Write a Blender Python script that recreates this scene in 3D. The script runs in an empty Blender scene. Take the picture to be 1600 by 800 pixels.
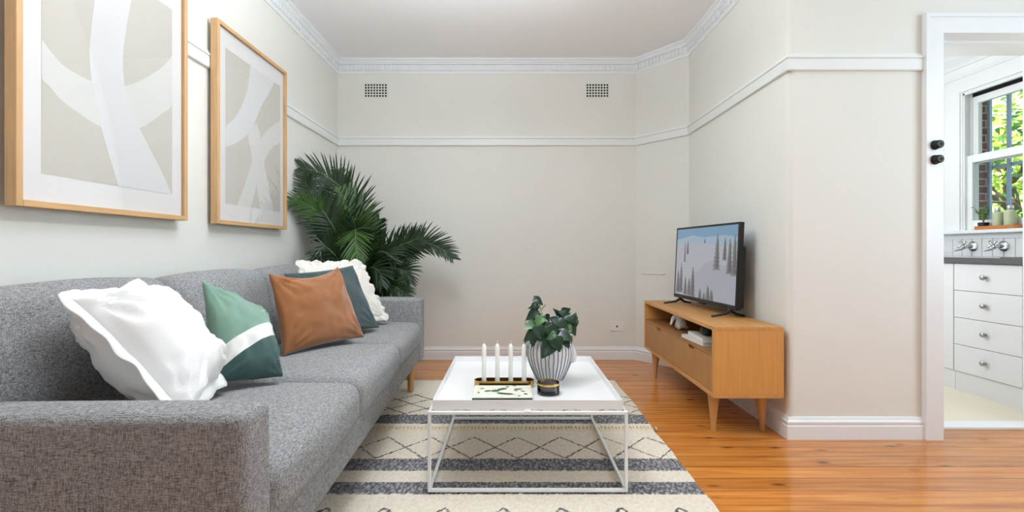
import bpy, bmesh, math, random
from mathutils import Vector, Matrix, noise
random.seed(7)
PI = math.pi
scene = bpy.context.scene
COL = scene.collection

# ------------------------------------------------------------------ helpers
def lin(c):
    return tuple((v / 255 / 12.92) if v / 255 <= 0.04045 else ((v / 255 + 0.055) / 1.055) ** 2.4 for v in c) + (1.0,)

def at(px, py, Y):
    """the point at depth Y that the 1600x800 photograph shows at (px, py)"""
    return Vector(((px - 798) * Y / 725, Y, 0.95 - (py - 390) * Y / 725))

def mat(name, rgb, rough=0.6, metal=0.0, spec=0.5, var=0.0, vscale=20.0, bump=0.0, bscale=80.0, coat=0.0,
        stretch=(1, 1, 1), emit=None, estr=1.0, trans=0.0, ior=1.45, sheen=0.0):
    m = bpy.data.materials.new(name); m.use_nodes = True
    nt = m.node_tree; b = nt.nodes['Principled BSDF']
    b.inputs['Base Color'].default_value = lin(rgb)
    b.inputs['Roughness'].default_value = rough
    b.inputs['Metallic'].default_value = metal
    b.inputs['Specular IOR Level'].default_value = spec
    b.inputs['Coat Weight'].default_value = coat
    b.inputs['Transmission Weight'].default_value = trans
    b.inputs['IOR'].default_value = ior
    b.inputs['Sheen Weight'].default_value = sheen
    if emit:
        b.inputs['Emission Color'].default_value = lin(emit); b.inputs['Emission Strength'].default_value = estr
    tc = nt.nodes.new('ShaderNodeTexCoord'); mp = nt.nodes.new('ShaderNodeMapping')
    mp.inputs['Scale'].default_value = stretch
    nt.links.new(tc.outputs['Object'], mp.inputs['Vector'])
    if var > 0:
        n = nt.nodes.new('ShaderNodeTexNoise'); n.inputs['Scale'].default_value = vscale; n.inputs['Detail'].default_value = 4
        nt.links.new(mp.outputs['Vector'], n.inputs['Vector'])
        r = nt.nodes.new('ShaderNodeMapRange'); r.inputs['From Min'].default_value = .25; r.inputs['From Max'].default_value = .75
        r.inputs['To Min'].default_value = 1 - var; r.inputs['To Max'].default_value = 1 + var
        nt.links.new(n.outputs['Fac'], r.inputs['Value'])
        h = nt.nodes.new('ShaderNodeHueSaturation'); h.inputs['Color'].default_value = lin(rgb)
        nt.links.new(r.outputs['Result'], h.inputs['Value']); nt.links.new(h.outputs['Color'], b.inputs['Base Color'])
    if bump > 0:
        n2 = nt.nodes.new('ShaderNodeTexNoise'); n2.inputs['Scale'].default_value = bscale; n2.inputs['Detail'].default_value = 3
        nt.links.new(mp.outputs['Vector'], n2.inputs['Vector'])
        bp = nt.nodes.new('ShaderNodeBump'); bp.inputs['Strength'].default_value = bump; bp.inputs['Distance'].default_value = .01
        nt.links.new(n2.outputs['Fac'], bp.inputs['Height']); nt.links.new(bp.outputs['Normal'], b.inputs['Normal'])
    return m

def obj(name, bm, m, parent=None, smooth=False, loc=None, angle=None):
    me = bpy.data.meshes.new(name)
    bm.normal_update()
    bm.to_mesh(me); bm.free()
    for x in (m if isinstance(m, (list, tuple)) else [m]):
        me.materials.append(x)
    if smooth:
        for p in me.polygons: p.use_smooth = True
        if angle:
            me.set_sharp_from_angle(angle=math.radians(angle))
    o = bpy.data.objects.new(name, me); COL.objects.link(o)
    if parent: o.parent = parent
    if loc: o.location = loc
    return o

def tag(o, label, cat, group=None):
    o['label'] = label; o['category'] = cat
    if group: o['group'] = group
    return o

def thing(name, label, cat, loc=(0, 0, 0), rz=0.0, group=None):
    o = bpy.data.objects.new(name, None); COL.objects.link(o)
    o.empty_display_size = .05; o.location = loc; o.rotation_euler = (0, 0, rz)
    return tag(o, label, cat, group)

def struct(name, bm, m, parent=None, smooth=False, angle=None):
    o = obj(name, bm, m, parent, smooth, angle=angle)
    if parent is None: o['kind'] = 'structure'
    return o

def dup(root, loc, label=None, rz=None):
    r = root.copy(); COL.objects.link(r); r.location = loc
    if label: r['label'] = label
    if rz is not None: r.rotation_euler = (0, 0, rz)
    for ch in list(root.children):
        c = ch.copy(); COL.objects.link(c); c.parent = r
        for g in list(ch.children):
            d = g.copy(); COL.objects.link(d); d.parent = c
    return r

def BM(): return bmesh.new()

def add_box(bm, x0, x1, y0, y1, z0, z1, mi=0):
    v = [bm.verts.new(p) for p in ((x0, y0, z0), (x1, y0, z0), (x1, y1, z0), (x0, y1, z0), (x0, y0, z1), (x1, y0, z1), (x1, y1, z1), (x0, y1, z1))]
    for f in ((0, 3, 2, 1), (4, 5, 6, 7), (0, 1, 5, 4), (1, 2, 6, 5), (2, 3, 7, 6), (3, 0, 4, 7)):
        bm.faces.new([v[i] for i in f]).material_index = mi
    return bm

def box(*a, bev=0.0, seg=2):
    bm = add_box(BM(), *a)
    if bev: bmesh.ops.bevel(bm, geom=list(bm.edges), offset=bev, segments=seg, affect='EDGES', profile=.5)
    return bm

def add_prism(bm, pts, lo, hi, axis='z', mi=0):
    def P(a, b, t):
        return {'z': (a, b, t), 'y': (a, t, b), 'x': (t, a, b)}[axis]
    A = [bm.verts.new(P(a, b, lo)) for a, b in pts]; B = [bm.verts.new(P(a, b, hi)) for a, b in pts]
    n = len(pts); fs = [bm.faces.new(A[::-1]), bm.faces.new(B)]
    for i in range(n):
        fs.append(bm.faces.new((A[i], A[(i + 1) % n], B[(i + 1) % n], B[i])))
    for f in fs: f.material_index = mi
    bmesh.ops.recalc_face_normals(bm, faces=fs)
    return bm

def add_lathe(bm, prof, cx=0, cy=0, seg=32, mi=0, rfun=None, cap=True):
    rings = []
    for r, z in prof:
        ring = []
        for i in range(seg):
            a = 2 * PI * i / seg
            rr = r * (rfun(a, z) if rfun else 1)
            ring.append(bm.verts.new((cx + rr * math.cos(a), cy + rr * math.sin(a), z)))
        rings.append(ring)
    for k in range(len(rings) - 1):
        for i in range(seg):
            j = (i + 1) % seg
            bm.faces.new((rings[k][i], rings[k][j], rings[k + 1][j], rings[k + 1][i])).material_index = mi
    if cap:
        bm.faces.new(rings[0][::-1]).material_index = mi
        bm.faces.new(rings[-1]).material_index = mi
    return bm

def add_tube(bm, pts, rad, seg=8, mi=0, cap=True):
    pts = [Vector(p) for p in pts]; n = len(pts)
    rads = rad if isinstance(rad, (list, tuple)) else [rad] * n
    t0 = (pts[1] - pts[0]).normalized()
    up = Vector((0, 0, 1)) if abs(t0.z) < .9 else Vector((1, 0, 0))
    u = t0.cross(up).normalized(); rings = []
    for k in range(n):
        t = (pts[min(k + 1, n - 1)] - pts[max(k - 1, 0)]).normalized()
        u = (u - t * u.dot(t)).normalized(); w = t.cross(u)
        rings.append([bm.verts.new(pts[k] + (u * math.cos(2 * PI * i / seg) + w * math.sin(2 * PI * i / seg)) * rads[k]) for i in range(seg)])
    for k in range(n - 1):
        for i in range(seg):
            j = (i + 1) % seg
            bm.faces.new((rings[k][i], rings[k][j], rings[k + 1][j], rings[k + 1][i])).material_index = mi
    if cap:
        bm.faces.new(rings[0][::-1]).material_index = mi; bm.faces.new(rings[-1]).material_index = mi
    return bm

def catmull(pts, n=8):
    P = [Vector(p) for p in pts]; P = [P[0] * 2 - P[1]] + P + [P[-1] * 2 - P[-2]]; out = []
    for i in range(1, len(P) - 2):
        for k in range(n):
            t = k / n; a, b, c, d = P[i - 1], P[i], P[i + 1], P[i + 2]
            out.append(.5 * ((2 * b) + (c - a) * t + (2 * a - 5 * b + 4 * c - d) * t * t + (3 * b - a - 3 * c + d) * t ** 3))
    out.append(P[-2]); return out

def soft_box(hx, hy, hz, r, n=10, bulge=(0, 0, 0), center=(0, 0, 0), lump=0.0, seed=0):
    """rounded, slightly puffed upholstery block"""
    bm = BM(); h = (hx, hy, hz)
    def coords(hh):
        rr = min(r, hh * .98); m = 5
        e = [math.tan(PI / 4 * k / m) * rr for k in range(m + 1)]
        inner = hh - rr
        a = [inner + x for x in e]
        mid = [inner * (2 * k / n - 1) for k in range(1, n)]
        return [-x for x in a[::-1]] + mid + a
    cs = [coords(x) for x in h]; cache = {}
    def V(p):
        key = tuple(round(x, 6) for x in p)
        if key in cache: return cache[key]
        q = []
        for i in range(3):
            rr = min(r, h[i] * .98); q.append(max(-h[i] + rr, min(h[i] - rr, p[i])))
        d = Vector(p) - Vector(q); s = Vector(q)
        if d.length > 1e-9:
            dn = d.normalized(); s = s + Vector([dn[i] * min(r, h[i] * .98) for i in range(3)])
        u = [s[i] / h[i] for i in range(3)]
        out = Vector(s)
        for i in range(3):
            j, k = (i + 1) % 3, (i + 2) % 3
            out[i] += bulge[i] * u[i] * max(0, 1 - u[j] ** 2) * max(0, 1 - u[k] ** 2)
        if lump:
            nn = noise.noise_vector((out + Vector((seed * 3.7, 0, 0))) * 5)
            out += nn * lump
        v = bm.verts.new(out + Vector(center)); cache[key] = v
        return v
    for i in range(3):
        j, k = (i + 1) % 3, (i + 2) % 3
        for sg in (-1, 1):
            for a in range(len(cs[j]) - 1):
                for b in range(len(cs[k]) - 1):
                    qs = []
                    for da, db in ((0, 0), (1, 0), (1, 1), (0, 1)):
                        p = [0, 0, 0]; p[i] = sg * h[i]; p[j] = cs[j][a + da]; p[k] = cs[k][b + db]
                        qs.append(V(p))
                    if sg < 0: qs = qs[::-1]
                    try: bm.faces.new(qs)
                    except ValueError: pass
    return bm

def sweep(name, path, prof, m, ends=None, kind='structure', extra=None):
    """one trim per wall: profile (offset into the room, z) run along each path segment with mitred ends; room on the right"""
    P = [Vector(p) for p in path]; n = len(P)
    N = []
    for i in range(n - 1):
        d = (P[i + 1] - P[i]).normalized(); N.append(Vector((d.y, -d.x)))
    def miter(i):
        if i == 0: return N[0]
        if i == n - 1: return N[-1]
        return (N[i - 1] + N[i]) / (1 + N[i - 1].dot(N[i]))
    outs = []
    for i in range(n - 1):
        bm = BM(); A = []; B = []
        for o, z in prof:
            a = P[i] + miter(i) * o; b = P[i + 1] + miter(i + 1) * o
            A.append(bm.verts.new((a.x, a.y, z))); B.append(bm.verts.new((b.x, b.y, z)))
        k = len(prof)
        for q in range(k):
            bm.faces.new((A[q], A[(q + 1) % k], B[(q + 1) % k], B[q]))
        bm.faces.new(A[::-1]); bm.faces.new(B)
        if extra: extra(bm, P[i], P[i + 1], N[i])
        bmesh.ops.recalc_face_normals(bm, faces=list(bm.faces))
        o = obj(name[i], bm, m); o['kind'] = kind; outs.append(o)
    return outs

# ------------------------------------------------------------------ materials
M = {}
M['wall'] = mat('wall_paint', (222, 221, 214), .75, var=.012, vscale=3, bump=.04, bscale=60)
M['ceiling'] = mat('ceiling_paint', (240, 240, 241), .8, bump=.05, bscale=25)
M['white'] = mat('white_gloss_paint', (229, 231, 232), .35)
M['kwall'] = mat('kitchen_paint', (238, 238, 238), .6)
M['lino'] = mat('cream_lino', (222, 213, 192), .4, var=.05, vscale=60)
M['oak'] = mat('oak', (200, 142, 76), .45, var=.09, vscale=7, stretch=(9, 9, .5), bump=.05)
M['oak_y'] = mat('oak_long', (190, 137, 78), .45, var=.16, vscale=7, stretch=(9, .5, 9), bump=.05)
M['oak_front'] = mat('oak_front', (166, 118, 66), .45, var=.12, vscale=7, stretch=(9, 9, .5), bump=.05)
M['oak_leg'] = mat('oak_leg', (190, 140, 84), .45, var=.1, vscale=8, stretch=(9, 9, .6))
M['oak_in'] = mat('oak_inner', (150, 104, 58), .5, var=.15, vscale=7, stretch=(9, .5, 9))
M['frame'] = mat('frame_oak', (194, 155, 110), .5, var=.14, vscale=10, stretch=(8, 8, .6), bump=.05)
M['frame_y'] = mat('frame_oak_rail', (194, 155, 110), .5, var=.14, vscale=10, stretch=(8, .6, 8), bump=.05)
M['matboard'] = mat('mat_board', (238, 236, 234), .8)
M['print'] = mat('print_ground', (208, 203, 192), .85, var=.03, vscale=1.5)
M['stroke1'] = mat('print_stroke', (226, 225, 220), .85)
M['stroke2'] = mat('print_stroke_light', (228, 228, 227), .85)
M['black'] = mat('black_plastic', (14, 14, 15), .35)
M['dark'] = mat('hole_shade', (12, 11, 10), .9)  # near-black colour put in for the shade inside holes and gaps
M['powder'] = mat('white_powder_coat', (232, 231, 230), .32)
M['brass'] = mat('brass', (176, 141, 82), .25, 1.0)
M['gold'] = mat('gold_rim', (214, 180, 98), .22, 1.0)
M['wax'] = mat('candle_wax', (243, 241, 234), .5)
M['wick'] = mat('candle_wick', (220, 214, 200), .8)
M['chrome'] = mat('chrome', (205, 205, 205), .15, 1.0)
M['nickel'] = mat('dull_nickel', (165, 165, 163), .3, 1.0)
M['iron'] = mat('dark_bronze', (42, 40, 37), .45, .5)
M['ceramic'] = mat('white_ceramic', (222, 221, 220), .35)
M['soil'] = mat('soil', (52, 40, 30), .95, var=.3, vscale=90, bump=.5, bscale=120)
M['leaf'] = mat('palm_leaf', (30, 50, 25), .42, var=.3, vscale=9)
M['leaf2'] = mat('palm_leaf_light', (54, 84, 34), .42, var=.25, vscale=9)
M['stem'] = mat('palm_stem', (104, 128, 66), .5, var=.15, vscale=12)
M['pothos'] = mat('glossy_leaf', (24, 50, 32), .28, var=.35, vscale=30)
M['pothos2'] = mat('glossy_leaf_light', (64, 98, 48), .3, var=.35, vscale=30)
M['basket'] = mat('planter_grey', (120, 118, 114), .7, var=.1)
M['laminate'] = mat('dark_laminate', (78, 78, 80), .5, var=.1, vscale=120)
M['cab'] = mat('white_cabinet', (214, 215, 217), .45)
M['socket'] = mat('white_plastic', (232, 231, 228), .35)
M['linen_white'] = mat('white_linen', (228, 227, 225), .9, sheen=.2, var=.02, vscale=6, bump=.06, bscale=700)
M['ruffle'] = mat('cream_ruffle', (218, 214, 205), .9, sheen=.2, bump=.08, bscale=600)
M['velvet'] = mat('tan_velvet', (138, 84, 38), .8, sheen=.4, var=.07, vscale=6, bump=.15, bscale=300)
M['teal'] = mat('dark_teal_linen', (52, 68, 70), .9, sheen=.2, var=.08, vscale=200, bump=.25, bscale=400)
M['sage'] = mat('sage_bottle', (178, 186, 152), .4)
M['orangewood'] = mat('orange_wood', (190, 118, 60), .4, var=.15, vscale=12, stretch=(8, .6, 8))
M['bark'] = mat('bark', (96, 82, 70), .9, var=.3, vscale=20)
M['foliage'] = mat('garden_leaf', (170, 204, 84), .6, var=.3, vscale=3)
M['foliage2'] = mat('garden_leaf_yellow', (224, 228, 130), .6, var=.25, vscale=3)
M['foliage3'] = mat('garden_leaf_green', (86, 140, 62), .6, var=.3, vscale=3)
M['grass'] = mat('lawn', (110, 140, 70), .9, var=.3, vscale=6)
M['bar'] = mat('security_bar', (128, 150, 172), .4, .2)
M['paper'] = mat('book_pages', (232, 230, 224), .8)
M['cover'] = mat('book_cover', (214, 212, 208), .5)

def fabric(name, dark, light, bump=.5):
    """two-tone woven cloth, threads in the three object axes"""
    m = bpy.data.materials.new(name); m.use_nodes = True; nt = m.node_tree; b = nt.nodes['Principled BSDF']
    b.inputs['Roughness'].default_value = .95; b.inputs['Specular IOR Level'].default_value = .2
    tc = nt.nodes.new('ShaderNodeTexCoord'); prev = None
    for s in ((70, 520, 520), (520, 70, 520), (520, 520, 70)):
        mp = nt.nodes.new('ShaderNodeMapping'); mp.inputs['Scale'].default_value = s
        n = nt.nodes.new('ShaderNodeTexNoise'); n.inputs['Scale'].default_value = 1.0; n.inputs['Detail'].default_value = 2
        nt.links.new(tc.outputs['Object'], mp.inputs['Vector']); nt.links.new(mp.outputs['Vector'], n.inputs['Vector'])
        if prev is None: prev = n.outputs['Fac']
        else:
            a = nt.nodes.new('ShaderNodeMath'); a.operation = 'ADD'
            nt.links.new(prev, a.inputs[0]); nt.links.new(n.outputs['Fac'], a.inputs[1]); prev = a.outputs[0]
    r = nt.nodes.new('ShaderNodeMapRange'); r.inputs['From Min'].default_value = 1.2; r.inputs['From Max'].default_value = 1.8
    nt.links.new(prev, r.inputs['Value'])
    mx = nt.nodes.new('ShaderNodeMix'); mx.data_type = 'RGBA'
    mx.inputs[6].default_value = lin(dark); mx.inputs[7].default_value = lin(light)
    nt.links.new(r.outputs['Result'], mx.inputs[0]); nt.links.new(mx.outputs[2], b.inputs['Base Color'])
    bp = nt.nodes.new('ShaderNodeBump'); bp.inputs['Strength'].default_value = bump; bp.inputs['Distance'].default_value = .004
    nt.links.new(r.outputs['Result'], bp.inputs['Height']); nt.links.new(bp.outputs['Normal'], b.inputs['Normal'])
    return m
M['sofa'] = fabric('grey_woven_upholstery', (94, 93, 93), (176, 175, 175))

def glass(name, rgb, gloss=.08, rough=.02):
    m = bpy.data.materials.new(name); m.use_nodes = True; nt = m.node_tree
    nt.nodes.remove(nt.nodes['Principled BSDF']); out = nt.nodes['Material Output']
    t = nt.nodes.new('ShaderNodeBsdfTransparent'); t.inputs['Color'].default_value = lin(rgb)
    g = nt.nodes.new('ShaderNodeBsdfGlossy'); g.inputs['Roughness'].default_value = rough
    f = nt.nodes.new('ShaderNodeFresnel'); f.inputs['IOR'].default_value = 1.3
    mx = nt.nodes.new('ShaderNodeMixShader')
    ml = nt.nodes.new('ShaderNodeMath'); ml.operation = 'MULTIPLY'; ml.inputs[1].default_value = gloss * 10
    nt.links.new(f.outputs[0], ml.inputs[0]); nt.links.new(ml.outputs[0], mx.inputs[0])
    nt.links.new(t.outputs[0], mx.inputs[1]); nt.links.new(g.outputs[0], mx.inputs[2]); nt.links.new(mx.outputs[0], out.inputs[0])
    return m
M['pane'] = glass('window_glass', (250, 252, 251), .05)
M['glazing'] = glass('picture_glass', (252, 252, 252), .022)
M['smoke'] = glass('smoky_glass', (196, 192, 200), .1)

def floor_mat():
    m = bpy.data.materials.new('honey_pine_boards'); m.use_nodes = True; nt = m.node_tree; b = nt.nodes['Principled BSDF']
    L = nt.links.new; N = nt.nodes.new
    tc = N('ShaderNodeTexCoord'); sp = N('ShaderNodeSeparateXYZ'); L(tc.outputs['Object'], sp.inputs[0])
    def math_(op, a, bb=None):
        n = N('ShaderNodeMath'); n.operation = op
        for i, v in enumerate((a, bb)):
            if v is None: continue
            if isinstance(v, (int, float)): n.inputs[i].default_value = v
            else: L(v, n.inputs[i])
        return n.outputs[0]
    row = math_('DIVIDE', sp.outputs['Y'], .1015)
    idx = math_('FLOOR', row); fr = math_('FRACT', row)
    wn = N('ShaderNodeTexWhiteNoise'); wn.noise_dimensions = '1D'; L(idx, wn.inputs['W'])
    off = math_('MULTIPLY', wn.outputs['Value'], 37.0)
    xs = math_('ADD', sp.outputs['X'], off)
    cb = N('ShaderNodeCombineXYZ'); L(xs, cb.inputs[0]); L(sp.outputs['Y'], cb.inputs[1]); L(off, cb.inputs[2])
    mp = N('ShaderNodeMapping'); mp.inputs['Scale'].default_value = (1.4, 26, 1); L(cb.outputs[0], mp.inputs[0])
    g = N('ShaderNodeTexNoise'); g.inputs['Scale'].default_value = 1.6; g.inputs['Detail'].default_value = 6; g.inputs['Distortion'].default_value = .6
    L(mp.outputs[0], g.inputs['Vector'])
    ramp = N('ShaderNodeValToRGB'); L(g.outputs['Fac'], ramp.inputs[0])
    e = ramp.color_ramp.elements; e[0].position = .25; e[0].color = lin((164, 94, 36)); e[1].position = .75; e[1].color = lin((212, 148, 74))
    x = ramp.color_ramp.elements.new(.5); x.color = lin((194, 121, 53))
    # board to board tone
    hs = N('ShaderNodeHueSaturation'); L(ramp.outputs[0], hs.inputs['Color'])
    v = math_('ADD', math_('MULTIPLY', wn.outputs['Value'], .22), .88); L(v, hs.inputs['Value'])
    # knots
    mk = N('ShaderNodeMapping'); mk.inputs['Scale'].default_value = (4.4, 12, 1); L(cb.outputs[0], mk.inputs[0])
    vo = N('ShaderNodeTexVoronoi'); vo.inputs['Scale'].default_value = 1.0; L(mk.outputs[0], vo.inputs['Vector'])
    kr = N('ShaderNodeMapRange'); kr.inputs['From Min'].default_value = .05; kr.inputs['From Max'].default_value = .19
    kr.inputs['To Min'].default_value = 1; kr.inputs['To Max'].default_value = 0; L(vo.outputs['Distance'], kr.inputs['Value'])
    sc_ = N('ShaderNodeSeparateColor'); L(vo.outputs['Color'], sc_.inputs[0])
    gate = math_('GREATER_THAN', sc_.outputs[0], .42); kf = math_('MULTIPLY', math_('MULTIPLY', kr.outputs[0], gate), .8)
    m1 = N('ShaderNodeMix'); m1.data_type = 'RGBA'; L(kf, m1.inputs[0]); L(hs.outputs[0], m1.inputs[6]); m1.inputs[7].default_value = lin((70, 30, 14))
    # joints
    dj = math_('ABSOLUTE', math_('SUBTRACT', fr, .5)); jt = math_('GREATER_THAN', dj, .482)
    m2 = N('ShaderNodeMix'); m2.data_type = 'RGBA'; L(math_('MULTIPLY', jt, .75), m2.inputs[0]); L(m1.outputs[2], m2.inputs[6]); m2.inputs[7].default_value = lin((60, 28, 14))
    L(m2.outputs[2], b.inputs['Base Color'])
    b.inputs['Roughness'].default_value = .17; b.inputs['Coat Weight'].default_value = .15; b.inputs['Coat Roughness'].default_value = .12
    bp = N('ShaderNodeBump'); bp.inputs['Strength'].default_value = .25; bp.inputs['Distance'].default_value = .004
    hh = math_('SUBTRACT', math_('MULTIPLY', g.outputs['Fac'], .12), jt); L(hh, bp.inputs['Height']); L(bp.outputs[0], b.inputs['Normal'])
    return m
M['floor'] = floor_mat()

def brick_mat():
    m = bpy.data.materials.new('red_brick'); m.use_nodes = True; nt = m.node_tree; b = nt.nodes['Principled BSDF']
    tc = nt.nodes.new('ShaderNodeTexCoord'); mp = nt.nodes.new('ShaderNodeMapping'); mp.inputs['Rotation'].default_value = (PI / 2, 0, 0)
    br = nt.nodes.new('ShaderNodeTexBrick'); br.inputs['Color1'].default_value = lin((150, 92, 82)); br.inputs['Color2'].default_value = lin((112, 82, 84))
    br.inputs['Mortar'].default_value = lin((205, 195, 185)); br.inputs['Scale'].default_value = 4.3; br.inputs['Mortar Size'].default_value = .02
    nt.links.new(tc.outputs['Object'], mp.inputs[0]); nt.links.new(mp.outputs[0], br.inputs['Vector']); nt.links.new(br.outputs['Color'], b.inputs['Base Color'])
    b.inputs['Roughness'].default_value = .9
    return m
M['brick'] = brick_mat()

def stripe_cushion_mat():
    """UV-driven: light green above a slanted white band, dark green below"""
    m = bpy.data.materials.new('green_colour_block_linen'); m.use_nodes = True; nt = m.node_tree; b = nt.nodes['Principled BSDF']
    L = nt.links.new; N = nt.nodes.new
    uv = N('ShaderNodeUVMap'); uv.uv_map = 'UVMap'; sp = N('ShaderNodeSeparateXYZ'); L(uv.outputs[0], sp.inputs[0])
    a = N('ShaderNodeMath'); a.operation = 'MULTIPLY_ADD'; a.inputs[1].default_value = STR_SLOPE; L(sp.outputs['X'], a.inputs[0]); L(sp.outputs['Y'], a.inputs[2])
    col = None
    def step(edge, lo, hi):
        g = N('ShaderNodeMath'); g.operation = 'GREATER_THAN'; g.inputs[1].default_value = edge; L(a.outputs[0], g.inputs[0])
        mx = N('ShaderNodeMix'); mx.data_type = 'RGBA'; L(g.outputs[0], mx.inputs[0])
        if isinstance(lo, tuple): mx.inputs[6].default_value = lo
        else: L(lo, mx.inputs[6])
        mx.inputs[7].default_value = hi; return mx.outputs[2]
    c = step(STR_LO, lin((50, 78, 74)), lin((226, 225, 220)))
    c = step(STR_HI, c, lin((112, 143, 126)))
    L(c, b.inputs['Base Color']); b.inputs['Roughness'].default_value = .9; b.inputs['Sheen Weight'].default_value = .2
    tc = N('ShaderNodeTexCoord'); n = N('ShaderNodeTexNoise'); n.inputs['Scale'].default_value = 400; L(tc.outputs['Object'], n.inputs['Vector'])
    bp = N('ShaderNodeBump'); bp.inputs['Strength'].default_value = .25; bp.inputs['Distance'].default_value = .01; L(n.outputs['Fac'], bp.inputs['Height']); L(bp.outputs[0], b.inputs['Normal'])
    return m
STR_SLOPE, STR_LO, STR_HI = -0.42, .11, .29
M['green'] = stripe_cushion_mat()

M['rail'] = mat('rail_paint', (226, 228, 225), .4)
# ------------------------------------------------------------------ the room
CZ = 2.595
T = .12
XL, YB = -1.503, 4.02
struct('floor', add_prism(BM(), [(-1.62, -5.12), (3.52, -5.12), (3.52, 2.45), (1.52, 2.45), (1.52, 3.75), (1.2, 4.14), (-1.62, 4.14)], -.08, 0), M['floor'])
struct('ceiling', add_prism(BM(), [(-1.62, -5.12), (3.52, -5.12), (3.52, 2.58), (1.52, 2.58), (1.52, 3.75), (1.2, 4.14), (-1.62, 4.14)], CZ, CZ + .1), M['ceiling'])
struct('wall_left', box(XL - T, XL, -5.12, 4.14, 0, CZ), M['wall'])
struct('wall_back', box(XL, 1.081, YB, YB + T, 0, CZ), M['wall'])
struct('wall_corner', add_prism(BM(), [(1.081, 4.02), (1.40, 3.64), (1.50, 3.70), (1.15, 4.14), (1.081, 4.14)], 0, CZ), M['wall'])
# right wall and the return beside the kitchen door, one plastered piece with a rounded arris
R = .03
arc = [(1.40 + R - R * math.cos(a), 2.335 + R - R * math.sin(a)) for a in [PI / 2 * k / 8 for k in range(9)]]
struct('wall_right', add_prism(BM(), [(1.50, 3.70), (1.40, 3.64)] + arc + [(2.10, 2.335), (2.10, 2.585), (1.50, 2.585)], 0, CZ), M['wall'], smooth=True, angle=25)
bm = BM(); add_box(bm, 2.10, 2.91, 2.335, 2.585, 2.06, CZ); add_box(bm, 2.91, 3.72, 2.335, 2.585, 0, CZ)
struct('wall_kitchen_door', bm, M['wall'])
# rear part of the room, with the windows that light it
bm = BM()
add_box(bm, XL, -.95, -5.12, -5.0, 0, CZ); add_box(bm, 1.15, 3.4, -5.12, -5.0, 0, CZ)
add_box(bm, -.95, 1.15, -5.12, -5.0, 0, .75); add_box(bm, -.95, 1.15, -5.12, -5.0, 2.3, CZ)
struct('wall_rear', bm, M['wall'])
bm = BM()
add_box(bm, 3.4, 3.52, -5.12, -.2, 0, CZ); add_box(bm, 3.4, 3.52, 1.6, 2.335, 0, CZ)
add_box(bm, 3.4, 3.52, -.2, 1.6, 0, .8); add_box(bm, 3.4, 3.52, -.2, 1.6, 2.3, CZ)
struct('wall_side', bm, M['wall'])

# trims
skirt = [(0, 0), (.018, 0), (.018, .066), (.014, .070), (.014, .078), (.017, .080), (.017, .088), (.010, .096), (.006, .108), (0, .110)]
rail = [(0, 1.848), (.012, 1.848), (.016, 1.852), (.016, 1.903), (.013, 1.906), (.020, 1.910), (.020, 1.918), (.008, 1.922), (.008, 1.934), (0, 1.936)]
corn = [(0, 2.470), (.007, 2.470), (.007, 2.488), (.013, 2.494), (.013, 2.545), (.026, 2.549), (.026, 2.558), (.032, 2.563), (.032, 2.575), (.045, 2.581), (.045, CZ), (0, CZ)]
run = [(XL, -5.0), (XL, YB), (1.081, YB), (1.40, 3.64), (1.40, 2.335), (2.073, 2.335)]
sides = ['left', 'back', 'corner', 'right', 'kitchen_door']
sweep(['baseboard_' + s for s in sides], run, skirt, M['white'])
sweep(['trim_%d' % i for i in range(1, 6)], run, rail, M['rail'])
def dentils(bm, a, b, n):
    d = (b - a); ln = d.length; d = d / ln; k = int(ln / .034)
    for i in range(k):
        s = .02 + i * .034
        if s + .026 > ln - .015: break
        if (a + d * s).y < -.2: continue
        c = []
        for (t, o) in ((s, .010), (s + .022, .010), (s + .022, .023), (s, .023)):
            p = a + d * t + n * o; c.append((p.x, p.y))
        add_prism(bm, c, 2.498, 2.543)
sweep(['trim_%d' % i for i in range(6, 11)], run, corn, M['white'], extra=dentils)
# kitchen doorway: architrave, jamb linings, stops, head
bm = BM()
FY = 2.311
add_box(bm, 2.073, 2.157, FY, 2.335, 0, 2.119); add_box(bm, 2.853, 2.937, FY, 2.335, 0, 2.119); add_box(bm, 2.157, 2.853, FY, 2.335, 2.030, 2.119)
add_box(bm, 2.067, 2.085, FY - .006, 2.334, .001, 2.127); add_box(bm, 2.925, 2.943, FY - .006, 2.334, .001, 2.127); add_box(bm, 2.085, 2.925, FY - .006, 2.334, 2.108, 2.127)
add_box(bm, 2.10, 2.157, 2.335, 2.585, 0, 2.06); add_box(bm, 2.853, 2.91, 2.335, 2.585, 0, 2.06); add_box(bm, 2.157, 2.853, 2.335, 2.585, 2.030, 2.06)
add_box(bm, 2.157, 2.165, 2.40, 2.44, 0, 2.03); add_box(bm, 2.845, 2.853, 2.40, 2.44, 0, 2.03); add_box(bm, 2.165, 2.845, 2.40, 2.44, 2.018, 2.03)
struct('door_1', bm, M['white'])
struct('trim_11', box(2.157, 2.853, 2.45, 2.545, -.02, .012, bev=.004), M['white'])

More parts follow.
